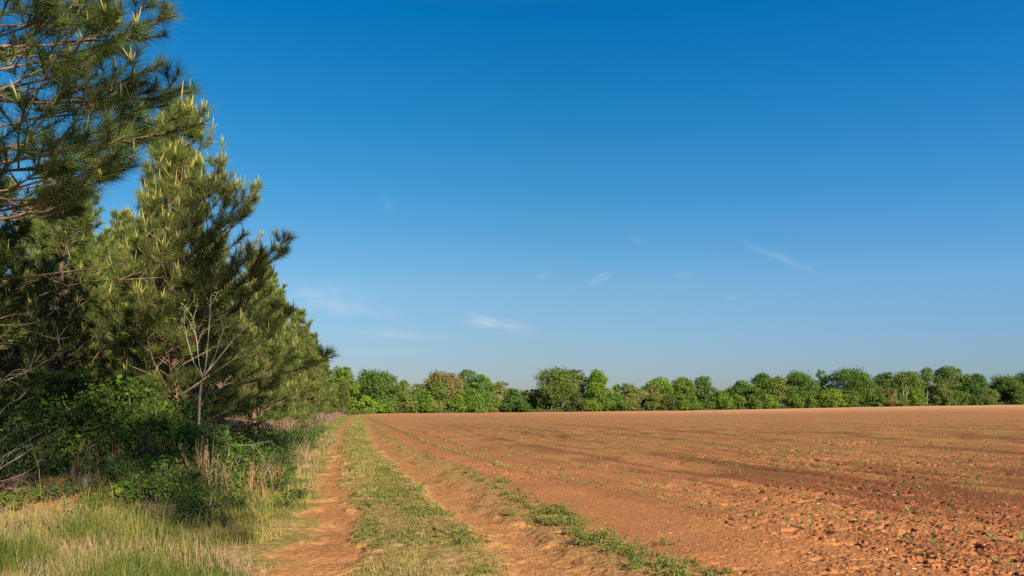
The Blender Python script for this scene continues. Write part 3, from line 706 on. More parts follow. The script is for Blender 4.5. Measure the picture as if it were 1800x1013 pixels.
def rough_log(mb, P, Rr, k, seed, amp=.25, a=.5):
    """tube with an uneven, grooved surface"""
    n0 = len(mb.V); mb.tube(P, Rr, k, a)
    V = mb.V[-1]; rng = np.random.default_rng(seed); m = len(P)
    c = np.repeat(np.asarray(P, float), k, 0)
    g = 1+amp*(np.repeat(rng.normal(0, .6, k)[None], m, 0)+rng.normal(0, .35, (m, k))).ravel()
    V[:m*k] = c+(V[:m*k]-c)*g[:, None]
M['stump'] = bark('weathered_stump', (.020, .013, .009), (.085, .050, .032), 26, .22, 1.)
M['char'] = bark('charred_wood', (.015, .013, .012), (.12, .10, .09), 14, .3, 1.)
M['log'] = bark('bleached_log', (.055, .038, .025), (.145, .100, .065), 18, 1., .8)
def stumps():
    rng = np.random.default_rng(2)
    def shell(mb, cx0, r0, hh, gap, k, seed, flare=.9, thick=.035):
        """ragged hollow ring of rotten wood, open towards angle gap"""
        g = np.random.default_rng(seed); an = np.arange(k)/k*2*math.pi
        n1 = np.interp(np.arange(k), np.arange(0, k+1, 3), np.append(g.normal(0, 1, (k+2)//3), 0)[:len(np.arange(0, k+1, 3))])
        top = hh*(.72+.30*n1*.5+.22*g.normal(size=k)*.6); dg = np.abs((an-gap+math.pi) % (2*math.pi)-math.pi)
        top = np.where(dg < .55, hh*.06+.03*g.random(k), np.clip(top, hh*.3, hh*1.25))
        gr = g.normal(0, .11, k)
        lv = [-.12, .03, .35, .7, 1.0]; V = []
        for t in lv:
            r = r0*(1+flare*max(0, .4-t)**1.3+gr*(1.1-.2*t)+g.normal(0, .035, k))
            zz = np.where(t < .05, t, t*top)
            V.append(np.stack([cx0[0]+np.cos(an)*r*1.15, cx0[1]+np.sin(an)*r, cx0[2]+zz+g.normal(0, .008, k)], 1))
        for t in (1.0, .5, 0.0):
            r = (r0-thick*(1.2-.4*t))*(1+gr)+g.normal(0, .006, k)
            V.append(np.stack([cx0[0]+np.cos(an)*r*1.15, cx0[1]+np.sin(an)*r, cx0[2]+t*top*.97], 1))
        m = len(V); V = np.vstack(V); i = np.arange(m-1)[:, None]*k; j = np.arange(k)[None]
        mb.add(V, None, np.stack([i+j, i+(j+1) % k, i+k+(j+1) % k, i+k+j], -1).reshape(-1, 4), .5)
    x, y = at(150, 11.0); z = gz(x, y)
    r = rooted('tree_stump', 'charred grey stump split open in front, at the edge of the sunny grass', 'stump', (x, y, z))
    m = MB(); shell(m, (0, 0, 0), .15, .33, -1.25, 40, 3); m.build('shell', M['stump'], r, False)
    m = MB(); shell(m, (.0, .01, 0), .10, .27, -1.25, 26, 4, .2, .05)
    rough_log(m, smooth([(0, .02, -.05), (0, .03, .12), (0, .04, .2)], 5), [.10, .10, .09, .07, .03], 10, 5, .3); m.build('charred_heart', M['char'], r, False)
    m = MB()
    for a in (-2.7, -2.1, -.6, -.1, .8, 2.4):
        e = np.array([math.cos(a), math.sin(a), 0])*rng.uniform(.32, .5); e[2] = -.09
        rough_log(m, smooth([e*.35+[0, 0, .12], e*.65+[0, 0, .01], e], 6), np.linspace(.05, .015, 6), 7, int(a*10)+50, .25)
    m.build('roots', M['stump'], r, False)
    x, y = at(26, 10.9); z = gz(x, y)
    r = rooted('root_stump', 'rotten upturned root stump crumbling at the left picture edge', 'stump', (x, y, z))
    m = MB()
    for i in range(26):
        a = rng.uniform(-3.1, .5); L_ = rng.uniform(.3, .62); h0 = rng.uniform(.1, .34)
        st_ = np.array([rng.uniform(-.25, .25), rng.uniform(.0, .15), h0])
        e = st_+np.array([math.cos(a)*L_*1.2, math.sin(a)*L_*.55, -h0-.08])
        mm = (st_+e)/2+np.array([rng.normal(0, .05), rng.normal(0, .04), rng.uniform(.02, .12)])
        rough_log(m, smooth([st_, mm, e], 7), np.linspace(rng.uniform(.02, .05), .010, 7), 6, i+20, .35)
    m.build('roots', M['stump'], r, False)
    m = MB(); shell(m, (-.06, .16, -.02), .25, .30, 1.2, 44, 6, .5, .09); rough_log(m, smooth([(-.5, .15, -.04), (-.1, .12, .10), (.15, .14, .14), (.4, .2, -.04)], 9), [.05, .10, .14, .15, .15, .13, .10, .07, .03], 12, 33, .35); m.build('stump_body', M['stump'], r, False)
    m = MB()
    for i in range(60):
        p = np.array([rng.uniform(-.6, .75), rng.uniform(-.38, .1), 0]); d = rng.normal(size=3)*[.07, .05, .03]
        rough_log(m, np.stack([p-d, p, p+d])+[0, 0, .03+.10*rng.random()*(1-abs(p[0]))], [.008, .02, .006], 5, i+70, .4)
    m.build('bark_flakes', M['log'], r, False); r.scale = (.85, .85, .72)
    x, y = at(134, 12.1); z = gz(x, y)
    m = MB(); rough_log(m, smooth([(-.28, -.05, .06), (-.1, 0, .10), (.12, .03, .06), (.42, .06, -.06)], 10), [.06, .10, .105, .10, .10, .10, .09, .085, .08, .06], 12, 8, .09)
    o = m.build('log', M['log']); o.location = (x, y, z-.01); o.scale = (.8, .8, .8); tag(o, 'short bleached log lying on the red dirt mound', 'log')
stumps()

# ------------------------------------------------------------------ grass
def blades(name, X, Y, h, w, mat, seed, label, cat, lean=.35, tone=.5, tsd=.22, heads=0, zoff=0.0):
    rng = np.random.default_rng(seed); n = len(X)
    Z = height(X, Y)+zoff
    a = rng.random(n)*6.28; bend = np.abs(rng.normal(0, lean, n)); d = np.stack([np.cos(a), np.sin(a)], 1)*bend[:, None]
    s = rng.random(n)*6.28; sv = np.stack([np.cos(s), np.sin(s), np.zeros(n)], 1)*(w/2)[:, None]
    B = np.stack([X, Y, Z-.01], 1)
    m1 = B+np.concatenate([d*h[:, None]*.3, (h*.55)[:, None]], 1)
    t = B+np.concatenate([d*h[:, None], (h*(1-.25*np.minimum(bend, 1)))[:, None]], 1)
    V = np.stack([B-sv, B+sv, m1+sv*.75, m1-sv*.75, t], 1).reshape(-1, 3)
    i = np.arange(n)[:, None]*5
    Q = np.concatenate([i, i+1, i+2, i+3], 1); T = np.concatenate([i+3, i+2, i+4], 1)
    tn = np.clip(tone+rng.normal(0, tsd, n), 0, 1)
    o = mesh(name, V, [T, Q], M[mat], None, {'tone': np.repeat(tn, 5)}, False)
    tag(o, label, cat, None, 'stuff'); return o
def scatter(n, y0, y1, fx0, fx1, seed, dens=None, p=1.0):
    """points between two lines; distance weighted so that near ones are denser"""
    rng = np.random.default_rng(seed)
    u = rng.random(n); Y = (y0**-p+(y1**-p-y0**-p)*u)**(-1/p)
    X = fx0(Y)+(fx1(Y)-fx0(Y))*rng.random(n)
    if dens is not None:
        k = rng.random(n) < dens(X, Y); X, Y = X[k], Y[k]
    return X, Y, rng
def wd(Y, base_w): return np.maximum(base_w, Y*.00075)
# verge grass, left of the track
def vd(X, Y):
    c = fbm(X*1.1, Y*1.1, 91, 4); off = l_off(X, Y)-wl(Y)
    return sst(off+(c-.5)*1.2, -.15, .5)*(1-.93*woods(X, Y))*sst(c, .25, .5)*(1-.97*np.exp(-(((X+6.2)/2.1)**2+((Y-11.4)/1.35)**2)**2))*(1-.88*sst(Y+(fbm(X*1.5, Y*1.5, 192, 3)-.5)*2.4, 9.3, 10.4)*sst(l_off(X, Y), 1.3, 2.4)*(1-sst(Y, 14, 18)))
X, Y, rg = scatter(150000, 5.2, 130, lambda Y: np.maximum(xl(Y)-7.5, -.75*Y), lambda Y: xl(Y)-wl(Y)*.6, 1, vd, 1.15)
off = np.clip((l_off(X, Y)-wl(Y))/1.6, 0.12, 1)
h = (.04+.125*off)*rg.lognormal(-.15, .45, len(X))*(.45+1.1*sst(fbm(X*1.6, Y*1.6, 195, 3), .3, .7))
cl = fbm(X*.9, Y*.9, 95, 3)
blades('verge_grass', X, Y, h, wd(Y, .0052), 'grass', 2, 'yellow green grass growing along the left verge', 'grass', .42, np.clip(.60+(cl-.5)*2.4, .0, 1)*(1-.35*sst(Y, 14, 40)), .2)
X, Y, rg = scatter(48000, 5.2, 60, lambda Y: np.maximum(xl(Y)-7.5, -.75*Y), lambda Y: xl(Y)-wl(Y)*.4, 41, lambda X, Y: vd(X, Y)*sst(fbm(X*.8+5, Y*.8, 191, 4), .35, .6), 1.15)
blades('dry_verge_grass', X, Y, rg.uniform(.04, .23, len(X)), wd(Y, .0032), 'dry', 42, 'dead tan grass mixed into the left verge', 'dry grass', .45, .55, .25)
# middle strip of the track
def md(X, Y):
    rut, mid, field, verge = masks(X, Y); c = fbm((X-xl(Y))*2.4, Y*.8, 92, 4)
    return (1-rut)**2.4*(.08+.92*sst(c+.13*sst(Y, 8, 22), .32, .74))
X, Y, rg = scatter(70000, 5.2, 140, lambda Y: xl(Y)+wl(Y)*.55, lambda Y: xr(Y)-wr(Y)*.55, 3, md, 1.1)
cl = fbm((X-xl(Y))*1.8, Y*.5, 96, 3)
blades('track_grass', X, Y, rg.lognormal(-3.4, .45, len(X))*(1+.5*sst(Y, 10, 20)), wd(Y, .0045), 'tgrass', 4, 'short patchy grass on the crown between the wheel ruts', 'grass', .8, np.clip(.68+(cl-.5)*2.2, 0, 1)*(1-.35*sst(Y, 10, 24)), .22)
# thin grass by the field edge and over the ruts
def ed(X, Y):
    c = fbm(X*1.9, Y*1.9, 93, 4); dd = np.abs(X-xw(Y)); return np.maximum(sst(c, .5, .68)*(1-sst(dd, .2, .6)), 0)
X, Y, rg = scatter(8000, 6, 140, lambda Y: xw(Y)-.7, lambda Y: xw(Y)+.7, 5, ed, 1.1)
blades('edge_grass', X, Y, rg.uniform(.03, .13, len(X)), wd(Y, .0045), 'tgrass', 6, 'thin grass strip between the right wheel rut and the field', 'grass', .7, .3, .25)
# dead straw litter lying flat on the ruts and the strip
X, Y, rg = scatter(16000, 5.5, 30, lambda Y: xl(Y)-wl(Y)*1.2, lambda Y: xw(Y)+.3, 7, lambda X, Y: .25+.75*sst(fbm(X*1.5, Y*1.5, 97, 3), .4, .65), 1.2)
blades('dry_litter', X, Y, rg.uniform(.02, .05, len(X)), wd(Y, .003), 'straw', 8, 'dead brown straw scattered over the track', 'litter', 2.5, .6, .25)
# pine straw on the mound and the wood floor
X, Y, rg = scatter(26000, 9.5, 26, lambda Y: -.72*Y, lambda Y: xl(Y)-2.2, 9, lambda X, Y: sst(l_off(X, Y), 2, 3.2)*np.maximum(woods(X, Y), np.exp(-(((X+6.3)/1.9)**2+((Y-11.6)/1.3)**2)**2)), 1.2)
blades('pine_straw', X, Y, rg.uniform(.03, .09, len(X)), wd(Y, .0042), 'straw', 10, 'rusty fallen pine needles on the dirt mound and wood floor', 'pine straw', 2.2, .5, .25)
# dry purple-brown tall grass on the far verge
def pd(X, Y):
    o = l_off(X, Y); return sst(o, 1.1, 1.8)*(1-sst(o, 3.0, 4.2))*sst(Y, 36, 46)*sst(fbm(X*.5, Y*.25, 98, 3), .25, .5)
X, Y, rg = scatter(26000, 26, 125, lambda Y: xl(Y)-5.5, lambda Y: xl(Y)-.9, 11, pd, 1.0)
blades('dry_tall_grass', X, Y, rg.uniform(.45, 1.1, len(X))*sst(l_off(X, Y), .9, 2.6), wd(Y, .006)*1.1, 'drypurple', 12, 'tall dry purple brown grass on the far verge under the pines', 'dry grass', .25, .5, .25)
# lush dark undergrowth grass in the shade of the verge
X, Y, rg = scatter(30000, 10.5, 50, lambda Y: xl(Y)-4.2, lambda Y: xl(Y)-.8, 13, lambda X, Y: sst(fbm(X*.8, Y*.8, 99, 3), .35, .6)*sst(l_off(X, Y)-wl(Y), .3, 1.3)*(1-np.exp(-(((X+6.3)/1.8)**2+((Y-11.5)/1.3)**2)**2)), 1.2)
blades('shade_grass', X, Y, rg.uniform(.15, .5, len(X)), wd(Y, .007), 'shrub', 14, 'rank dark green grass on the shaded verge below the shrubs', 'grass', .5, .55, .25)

X, Y, rg = scatter(1500, 11.4, 16, lambda Y: -.60*Y, lambda Y: xl(Y)-.9, 15, lambda X, Y: sst(fbm(X*1.3, Y*1.3, 197, 3), .4, .6)*sst(Y+X*.0, 11.2, 12.6), 1.0)
blades('dry_undergrowth', X, Y, rg.uniform(.25, .85, len(X)), np.full(len(X), .008), 'straw', 16, 'dead brown stalks tangled through the undergrowth', 'dry stalks', .5, .6, .3)
# individual dry stalk clumps
def stalk_clump(px, Y, h, n, label, seed, mat='dry'):
    rng = np.random.default_rng(seed); x, y = at(px, Y); mb = MB()
    for i in range(n):
        a = rng.random()*6.28; l = abs(rng.normal(.22, .2)); hh = h*rng.uniform(.55, 1.05)
        p = np.array([rng.normal(0, .07), rng.normal(0, .05), -.02]); d = np.array([math.cos(a)*l, math.sin(a)*l, 1.])
        e = p+d*hh; m = (p+e)/2-np.array([d[0], d[1], 0])*hh*.12
        mb.tube(np.stack([p, m, e]), [.0026, .0022, .0012], 3, rng.random(), False)
        # feathery seed head and a few hanging leaf blades
        k = 14; u = rng.uniform(.62, 1, k); q = p[None]+(e-p)[None]*u[:, None]; dd = unit(rng.normal(size=(k, 3))*.5+d); s = unit(rng.normal(size=(k, 3)))*.003
        V = np.stack([q-s, q+s, q+dd*.06], 1).reshape(-1, 3); mb.add(V, np.arange(k*3).reshape(-1, 3), None, np.repeat(np.clip(rng.normal(.6, .2, k), 0, 1), 3))
        k = 3; u = rng.uniform(.1, .6, k); q = p[None]+(e-p)[None]*u[:, None]; dd = unit(rng.normal(size=(k, 3))+[0, 0, .3]); s = unit(np.cross(dd, [0, 0, 1.]))*.004
        V = np.stack([q-s, q+s, q+dd*hh*.3], 1).reshape(-1, 3); mb.add(V, np.arange(k*3).reshape(-1, 3), None, np.repeat(rng.random(k), 3))
    o = mb.build('dry_grass_clump', M[mat], None, False); o.location = (x, y, gz(x, y))
    tag(o, label, 'dry grass', 'clumps of tall dry grass stalks')
for i, a in enumerate([
    (362, 11.2, .95, 16, 'tall tan broomsedge clump standing in front of the dark shrubs'), (392, 10.9, .75, 16, 'leaning tan stalk clump right of the tall broomsedge'),
    (280, 8.8, .42, 22, 'pale feathery grass clump in the sunny grass below the low bush'), (112, 8.3, .42, 18, 'pale feathery grass clump below the charred stump'),
    (15, 8.1, .40, 18, 'reddish dry grass clump in the bottom left corner'), (60, 8.6, .34, 12, 'reddish dry grass clump right of the corner clump'),
    (520, 18, .7, 26, 'tan dry grass clump on the verge edge beside the left rut'), (535, 21, .7, 26, 'farther tan dry grass clump beside the left rut'),
    (475, 14, .5, 14, 'short tan stalk clump beside the thin dead twig'), (150, 12.2, .6, 12, 'dry stalk clump sticking up behind the bleached log'),
    (250, 12.0, .7, 14, 'dry reddish stalk tangle right of the log'), (440, 12.2, .6, 14, 'thin dry stalks in the shaded verge below the dead branch')]):
    stalk_clump(*a[:4], a[4], 300+i)

# ------------------------------------------------------------------ weeds along the field edge
def weed_mesh(seed, n=300, r=.24, h=.19):
    rng = np.random.default_rng(seed); mb = MB(); k = 12
    a = rng.random(k)*6.28; rad = np.sqrt(rng.random(k))*r
    E = np.stack([np.cos(a)*rad, np.sin(a)*rad, h*rng.uniform(.5, 1, k)*(1.1-rad/r*.5)], 1)
    for e in E: mb.tube(np.stack([e*[.2, .2, 0], e*[.55, .55, .55], e]), [.004, .003, .002], 3, .3, False)
    ci = rng.integers(0, k, n); u = rng.uniform(.35, 1.05, n)
    P = E[ci]*np.stack([u*.8+.2, u*.8+.2, u], 1)+rng.normal(0, .022, (n, 3)); P[:, 2] = np.abs(P[:, 2])
    leaves(P, .034, rng, mb, .5+rng.normal(0, .22, n)+.2*u-.1, None, .42, .6)
    return mb
wp = []
for s in range(4):
    o = weed_mesh(700+s).build('weed_plant', M['weed'], None, False); wp.append([o, False])
wr_ = random.Random(8)
WL = [(1190, 1003), (1150, 1000), (1230, 1008), (1110, 985), (1098, 962), (1135, 968), (1060, 950), (1030, 935), (1045, 960), (1000, 940), (1015, 925), (985, 893), (992, 905), (965, 905), (940, 900), (925, 893), (950, 918), (970, 925), (910, 880), (890, 872), (875, 862), (862, 855), (850, 848), (880, 850), (835, 838), (815, 832), (800, 825), (825, 822), (905, 905), (1120, 1003), (1290, 1008), (1170, 958), (1080, 975), (1210, 990)]
for i, (px, py) in enumerate(WL):
    k = i % 4; o = wp[k][0] if not wp[k][1] else wp[k][0].copy()
    if wp[k][1]: C.objects.link(o)
    wp[k][1] = True
    X, Y = px_ground(px, py); X += wr_.uniform(-.08, .08)
    s = wr_.uniform(.45, .98)*(1.1 if 955 < px < 1000 or 1010 < px < 1120 else .9)
    o.location = (float(X), float(Y), float(zg(X, Y)[0])-.01); o.rotation_euler.z = wr_.random()*6.28; o.scale = (s*1.1, s*1.1, s)
    tag(o, 'low green weed plant in the strip between right wheel rut and field', 'weed', 'weeds along the field edge')
# smaller sprouts
def sprouts(name, X, Y, size, mat, seed, label, cat, k=5, tone=.5):
    rng = np.random.default_rng(seed); n = len(X); Z = height(X, Y)
    rep = np.repeat(np.arange(n), k); B = np.stack([X, Y, Z-.005], 1)[rep]
    a = rng.random(len(rep))*6.28; e = rng.uniform(.3, 1.3, len(rep)); L_ = (np.broadcast_to(size, n)[rep])*rng.uniform(.6, 1.2, len(rep))
    d = np.stack([np.cos(a)*np.cos(e), np.sin(a)*np.cos(e), np.sin(e)], 1)
    s = np.stack([-np.sin(a), np.cos(a), np.zeros(len(a))], 1)*np.maximum(L_*.13, Y[rep]*.0006)[:, None]
    m = B+d*L_[:, None]*.5+np.array([0, 0, .0]); t = B+d*L_[:, None]; t[:, 2] -= L_*.12
    V = np.stack([B, m+s, t, m-s], 1).reshape(-1, 3)
    o = mesh(name, V, [np.arange(len(rep)*4).reshape(-1, 4)], M[mat], None, {'tone': np.repeat(np.clip(tone+rng.normal(0, .2, len(rep)), 0, 1), 4)}, False)
    tag(o, label, cat, None, 'stuff'); return o
X, Y, rg = scatter(8000, 6.5, 60, lambda Y: xl(Y)+wl(Y)*.6, lambda Y: xr(Y)-wr(Y)*.5, 21, lambda X, Y: md(X, Y)*sst(fbm(X*.9, Y*.9, 94, 3), .4, .6), 1.2)
sprouts('track_weeds', X, Y, rg.uniform(.03, .075, len(X)), 'weed', 22, 'small green weeds growing on the strip between the ruts', 'weeds', 7)
X, Y, rg = scatter(1900, 6.5, 90, lambda Y: xw(Y)-.5, lambda Y: xw(Y)+.5, 23, lambda X, Y: sst(fbm(X*1.6, Y*.8, 90, 3), .50, .66)*(1-sst(np.abs(X-xw(Y)), .15, .5)), 1.1)
sprouts('edge_weeds', X, Y, rg.uniform(.03, .085, len(X)), 'weed', 24, 'small weeds scattered along the field edge', 'weeds', 8, .4)
X, Y, rg = scatter(8000, 12, 75, lambda Y: xw(Y)+.5, lambda Y: Y*.72, 25, lambda X, Y: sst(fbm(X*.12, Y*.10, 81, 3), .35, .65)*sst(Y, 12, 24), .6)
sprouts('field_weeds', X, Y, rg.uniform(.018, .045, len(X)), 'weed', 26, 'scattered tiny weeds between the crop rows', 'weeds', 5, .45)

# ------------------------------------------------------------------ corn seedlings
def corn_mesh(seed):
    rng = np.random.default_rng(seed); V = []; Q = []; T = []; A = []
    mb = MB(); nl = rng.integers(3, 5); h = rng.uniform(.03, .045)
    mb.tube([(0, 0, -.01), (.001, 0, h*.6), (0, .001, h)], [.0035, .003, .0025], 5, .3)
    a0 = rng.random()*6.28
    for i in range(nl):
        a = a0+math.pi*i+rng.normal(0, .4); L_ = rng.uniform(.07, .12); el = R_(rng.uniform(48, 80)); p = np.array([0, 0, h*(.4+.6*i/nl)])
        d = np.array([math.cos(a), math.sin(a)]); pts = [p]
        for j in range(4):
            pts.append(pts[-1]+np.array([d[0]*math.cos(el), d[1]*math.cos(el), math.sin(el)])*L_/4); el -= R_(rng.uniform(8, 26))
        pts = np.array(pts); s = np.array([-d[1], d[0], 0]); wv = np.array([.003, .008, .009, .006, .0008])
        V = np.concatenate([pts-s*wv[:, None]+[0, 0, .002], pts+s*wv[:, None]+[0, 0, .002], pts])
        q = [[j, j+1, 10+j+1, 10+j] for j in range(4)]+[[10+j, 10+j+1, 5+j+1, 5+j] for j in range(4)]
        mb.add(V, None, q, np.clip(rng.normal(.55, .15), 0, 1))
    return mb
corn = [corn_mesh(900+i) for i in range(6)]
cr_ = np.random.default_rng(55)
cx, cy = [], []
for k in range(0, 75):
    y = 6.6; ps = .97 if k == 0 else (.18+.80*float(_h(np.array([k]), np.array([5]), 303)[0])**.8)
    while y < 105:
        y += abs(cr_.normal(.15, .04))+.02
        x = float(xrow(np.array(y)))+k*ROW+cr_.normal(0, .018)
        if abs(x) > .66*y: continue
        gap = vn(np.array([x*.6]), np.array([y*.35+k*9.]), 66)[0]
        if cr_.random() < ps*(1 if k == 0 else .55+.45*(gap > .40))*(1-(.22 if k else .0)*min(1, max(0, (y-14)/12.))-.62*(k > 0)*min(1, max(0, (y-28)/45.))): cx.append(x); cy.append(y)
cx = np.array(cx); cy = np.array(cy); o_ = np.argsort(cy); cx, cy = cx[o_], cy[o_]
# plants clearly in the picture first
vis = np.abs(cx) < .64*cy
cx, cy = cx[vis], cy[vis]
cz = height(cx, cy)
cobj = []
for i in range(6):
    o = corn[i].build('corn_seedling', M['corn'], None, False); cobj.append([o, False])
NI = min(300, len(cx))
for i in range(NI):
    k = i % 6; o = cobj[k][0] if not cobj[k][1] else cobj[k][0].copy()
    if cobj[k][1]: C.objects.link(o)
    cobj[k][1] = True
    o.location = (cx[i], cy[i], cz[i]-.004); o.rotation_euler = (cr_.normal(0, .1), cr_.normal(0, .1), cr_.random()*6.28); s = cr_.uniform(.65, 1.25); o.scale = (s, s, s)
    tag(o, 'young green corn seedling with a few strap leaves in a row of the red field', 'seedling', 'corn seedlings in the near crop rows')
far = MB()
for i in range(NI, len(cx)):
    c = corn[i % 6]; V = np.vstack(c.V); s = cr_.uniform(.7, 1.2); a = cr_.random()*6.28
    R3 = np.array([[math.cos(a), -math.sin(a), 0], [math.sin(a), math.cos(a), 0], [0, 0, 1]])
    W = V@R3.T*s; wf = max(1., cy[i]/14.); W[:, :2] *= min(1.6, wf**.4)
    far.add(W+[cx[i], cy[i], cz[i]-.004], np.vstack(c.T) if c.T else None, np.vstack(c.Q), np.concatenate(c.A))
o = far.build('corn_rows', M['corn'], None, False); tag(o, 'farther corn seedlings in rows across the red field', 'seedlings', None, 'stuff')

# pale litter and loose clods on the field
rng = np.random.default_rng(77)
X, Y, rg = scatter(380, 6.6, 70, lambda Y: xw(Y)+.3, lambda Y: Y*.68, 31, None, .7)
mb = MB(); Z = height(X, Y)
for x, y, z in zip(X, Y, Z):
    L_ = rng.lognormal(-4.75, .5)*(1+y*.03); a = rng.random()*6.28; d = np.array([math.cos(a), math.sin(a), rng.uniform(-.1, .4)])*L_; s = np.array([-d[1], d[0], rng.uniform(0, .012)])*rng.uniform(.12, .45)
    p = np.array([x, y, z+.008]); mb.add(np.stack([p-d, p-d*.2+s+[0, 0, .008], p+d, p-s]), None, [[0, 1, 2, 3]], rng.random())
o = mb.build('crop_litter', M['litter'], None, False); tag(o, 'pale bits of old husk and chaff scattered over the field', 'litter', None, 'stuff')
bpy_ico = None
def clods():
    import bmesh
    bm = bmesh.new(); bmesh.ops.create_icosphere(bm, subdivisions=2, radius=1); V0 = np.array([v.co[:] for v in bm.verts]); T0 = np.array([[v.index for v in f.verts] for f in bm.faces]); bm.free()
    X, Y, rg = scatter(5200, 6.6, 30, lambda Y: xw(Y)+.3, lambda Y: Y*.68, 33, lambda X, Y: .06+sst(fbm(X*.22+3, Y*.22, 31, 3)+.32*sst(X, 1.5, 6.5)*(1-sst(Y, 12, 26)), .5, .85)*sst(np.abs((X-xrow(Y))/ROW-np.round((X-xrow(Y))/ROW)), .12, .34), 1.0)
    Z = height(X, Y); mb = MB()
    for x, y, z in zip(X, Y, Z):
        s = min(rg.lognormal(-4.85, .45), .022); v = V0*(1+rg.normal(0, .16, (len(V0), 1)))*s*[rg.uniform(.8, 1.4), rg.uniform(.8, 1.3), rg.uniform(.5, .9)]
        a = rg.random()*6.28; R3 = np.array([[math.cos(a), -math.sin(a), 0], [math.sin(a), math.cos(a), 0], [0, 0, 1]])
        mb.add(v@R3.T+[x, y, z+s*.2], T0, None, rg.random())
    m = foliage('clod_earth', SOIL_A, SOIL_C, 0, 0)
    o = mb.build('soil_clods', m, None, False); tag(o, 'loose red soil clods in the furrows', 'soil clods', None, 'stuff')
clods()

# ------------------------------------------------------------------ far treeline
def crown_lobes(rng, w, h, z0, n, shape):
    """lobe centres and radii filling a crown of width w between z0 and h"""
    H = h-z0; out = []
    for i in range(n):
        if shape == 'cone':
            t = rng.random()**1.3; r = (1-t)*.5*w*.85; a = rng.random()*6.28
            out.append((math.cos(a)*r, math.sin(a)*r, z0+H*(.08+.86*t), w*.13+.10*w*(1-t)))
        elif shape == 'column':
            t = rng.random(); r = .32*w*math.sqrt(rng.random())*(1-.5*t**3); a = rng.random()*6.28
            out.append((math.cos(a)*r, math.sin(a)*r, z0+H*(.08+.84*t), w*.2*rng.uniform(.8, 1.2)))
        else:
            t = (i+rng.random())/n; a = rng.random()*6.28; rad = min(w*(rng.uniform(.10, .24) if shape == 'round' else rng.uniform(.09, .19)), 2.0)
            prof = math.sqrt(max(0., 1-((t-.38)/.66)**2)) if t > .38 else .74+.26*t/.38
            if shape == 'open': prof *= .55+.45*min(1, t/.45)
            r = prof*(w*.5-rad*.75)*rng.random()**.42
            out.append((math.cos(a)*r, math.sin(a)*r, z0+rad*.5+(H-rad*1.45)*t, rad))
    return np.array(out)
def broadleaf(name, label, px, w_px, top, tint, shape, Yoff, seed, z0f=.12, dens=1.0, airy=0., cat='tree', group='trees of the far treeline', trunks=1, basepy=None, leaf=.38):
    rng = np.random.default_rng(seed)
    az = (px-CX)/F; Y = float(yd(np.array(az)))+Yoff; X = az*Y; zb = float(base(np.array(X), np.array(Y)))
    h = (HZ-top)/F*Y+EYE-zb; w = w_px/F*Y
    root = empty(name, (X, Y, zb)); tag(root, label, cat, group)
    z0 = h*z0f
    n = max(18, int(46*(w/9)**1.1*(h/10)**.6)) if shape == 'round' else max(16, int(28*(h/6)**.6))
    L_ = crown_lobes(rng, w, h, z0, n, shape)
    L_ = np.vstack([L_, [[rng.normal(0, w*.12), 0, h-w*.10, w*.10]]])
    area = (L_[:, 3]**2).sum()*12.5
    cnt = int(min(15000, max(1200, area*7.6*dens*(.52/leaf)**2)))
    pr_ = L_[:, 3]**2/(L_[:, 3]**2).sum(); ci = rng.choice(len(L_), cnt, p=pr_)
    d = unit(rng.normal(size=(cnt, 3))); d[:, 2] = np.where(d[:, 2] < -.3, -d[:, 2], d[:, 2])
    # leaves gather in sprays at the lobe surface: sub-clumps
    sub = unit(rng.normal(size=(len(L_)*9, 3))); sub[:, 2] = np.abs(sub[:, 2])*1.0-.25; sub = unit(sub)
    si = ci*9+rng.integers(0, 9, cnt)
    d2 = unit(sub[si]+rng.normal(0, .36, (cnt, 3)))
    r = L_[ci, 3]*(.45+.78*rng.random(cnt)**.8)*(1+.22*np.clip(rng.normal(size=len(sub)), -1.5, 1.2)[si])
    P = L_[ci, :3]+d2*r[:, None]*np.array([1, 1, .82])
    P[:, 2] = np.where(P[:, 2] < .1, rng.uniform(.05, .8, cnt), P[:, 2])
    tl = rng.normal(0, .09, len(L_))[ci]+rng.normal(0, .09, len(sub))[si]
    mb = MB(); leaves(P, leaf, rng, mb, .45+tl+rng.normal(0, .07, cnt), d2, .75, .5)
    if airy:
        pass
    tr = MB()
    for t in range(trunks):
        ox = (t-(trunks-1)/2)*w*.2; rad = max(.10, h*.021)
        tr.tube(smooth([(ox, 0, -.3), (ox*1.05, .1, h*.3), (ox*1.2+rng.normal(0, .2), rng.normal(0, .2), h*.62), (ox*1.3, 0, h*.85)], 9), np.linspace(rad*1.25, rad*.25, 9), 7)
        for q in range(6):
            l = L_[rng.integers(len(L_))]; s = np.array([ox*1.1, 0, h*rng.uniform(.25, .5)])
            tr.tube(smooth([s, (s+l[:3])/2+[0, 0, .3], l[:3]+[0, 0, l[3]*.5]], 6), np.linspace(rad*.5, rad*.12, 6), 5, .5, False)
    tr.build('trunk', M['palebark'] if airy else M['greybark'], root)
    mb.build('crown', BL[tint], root, False)
    return root
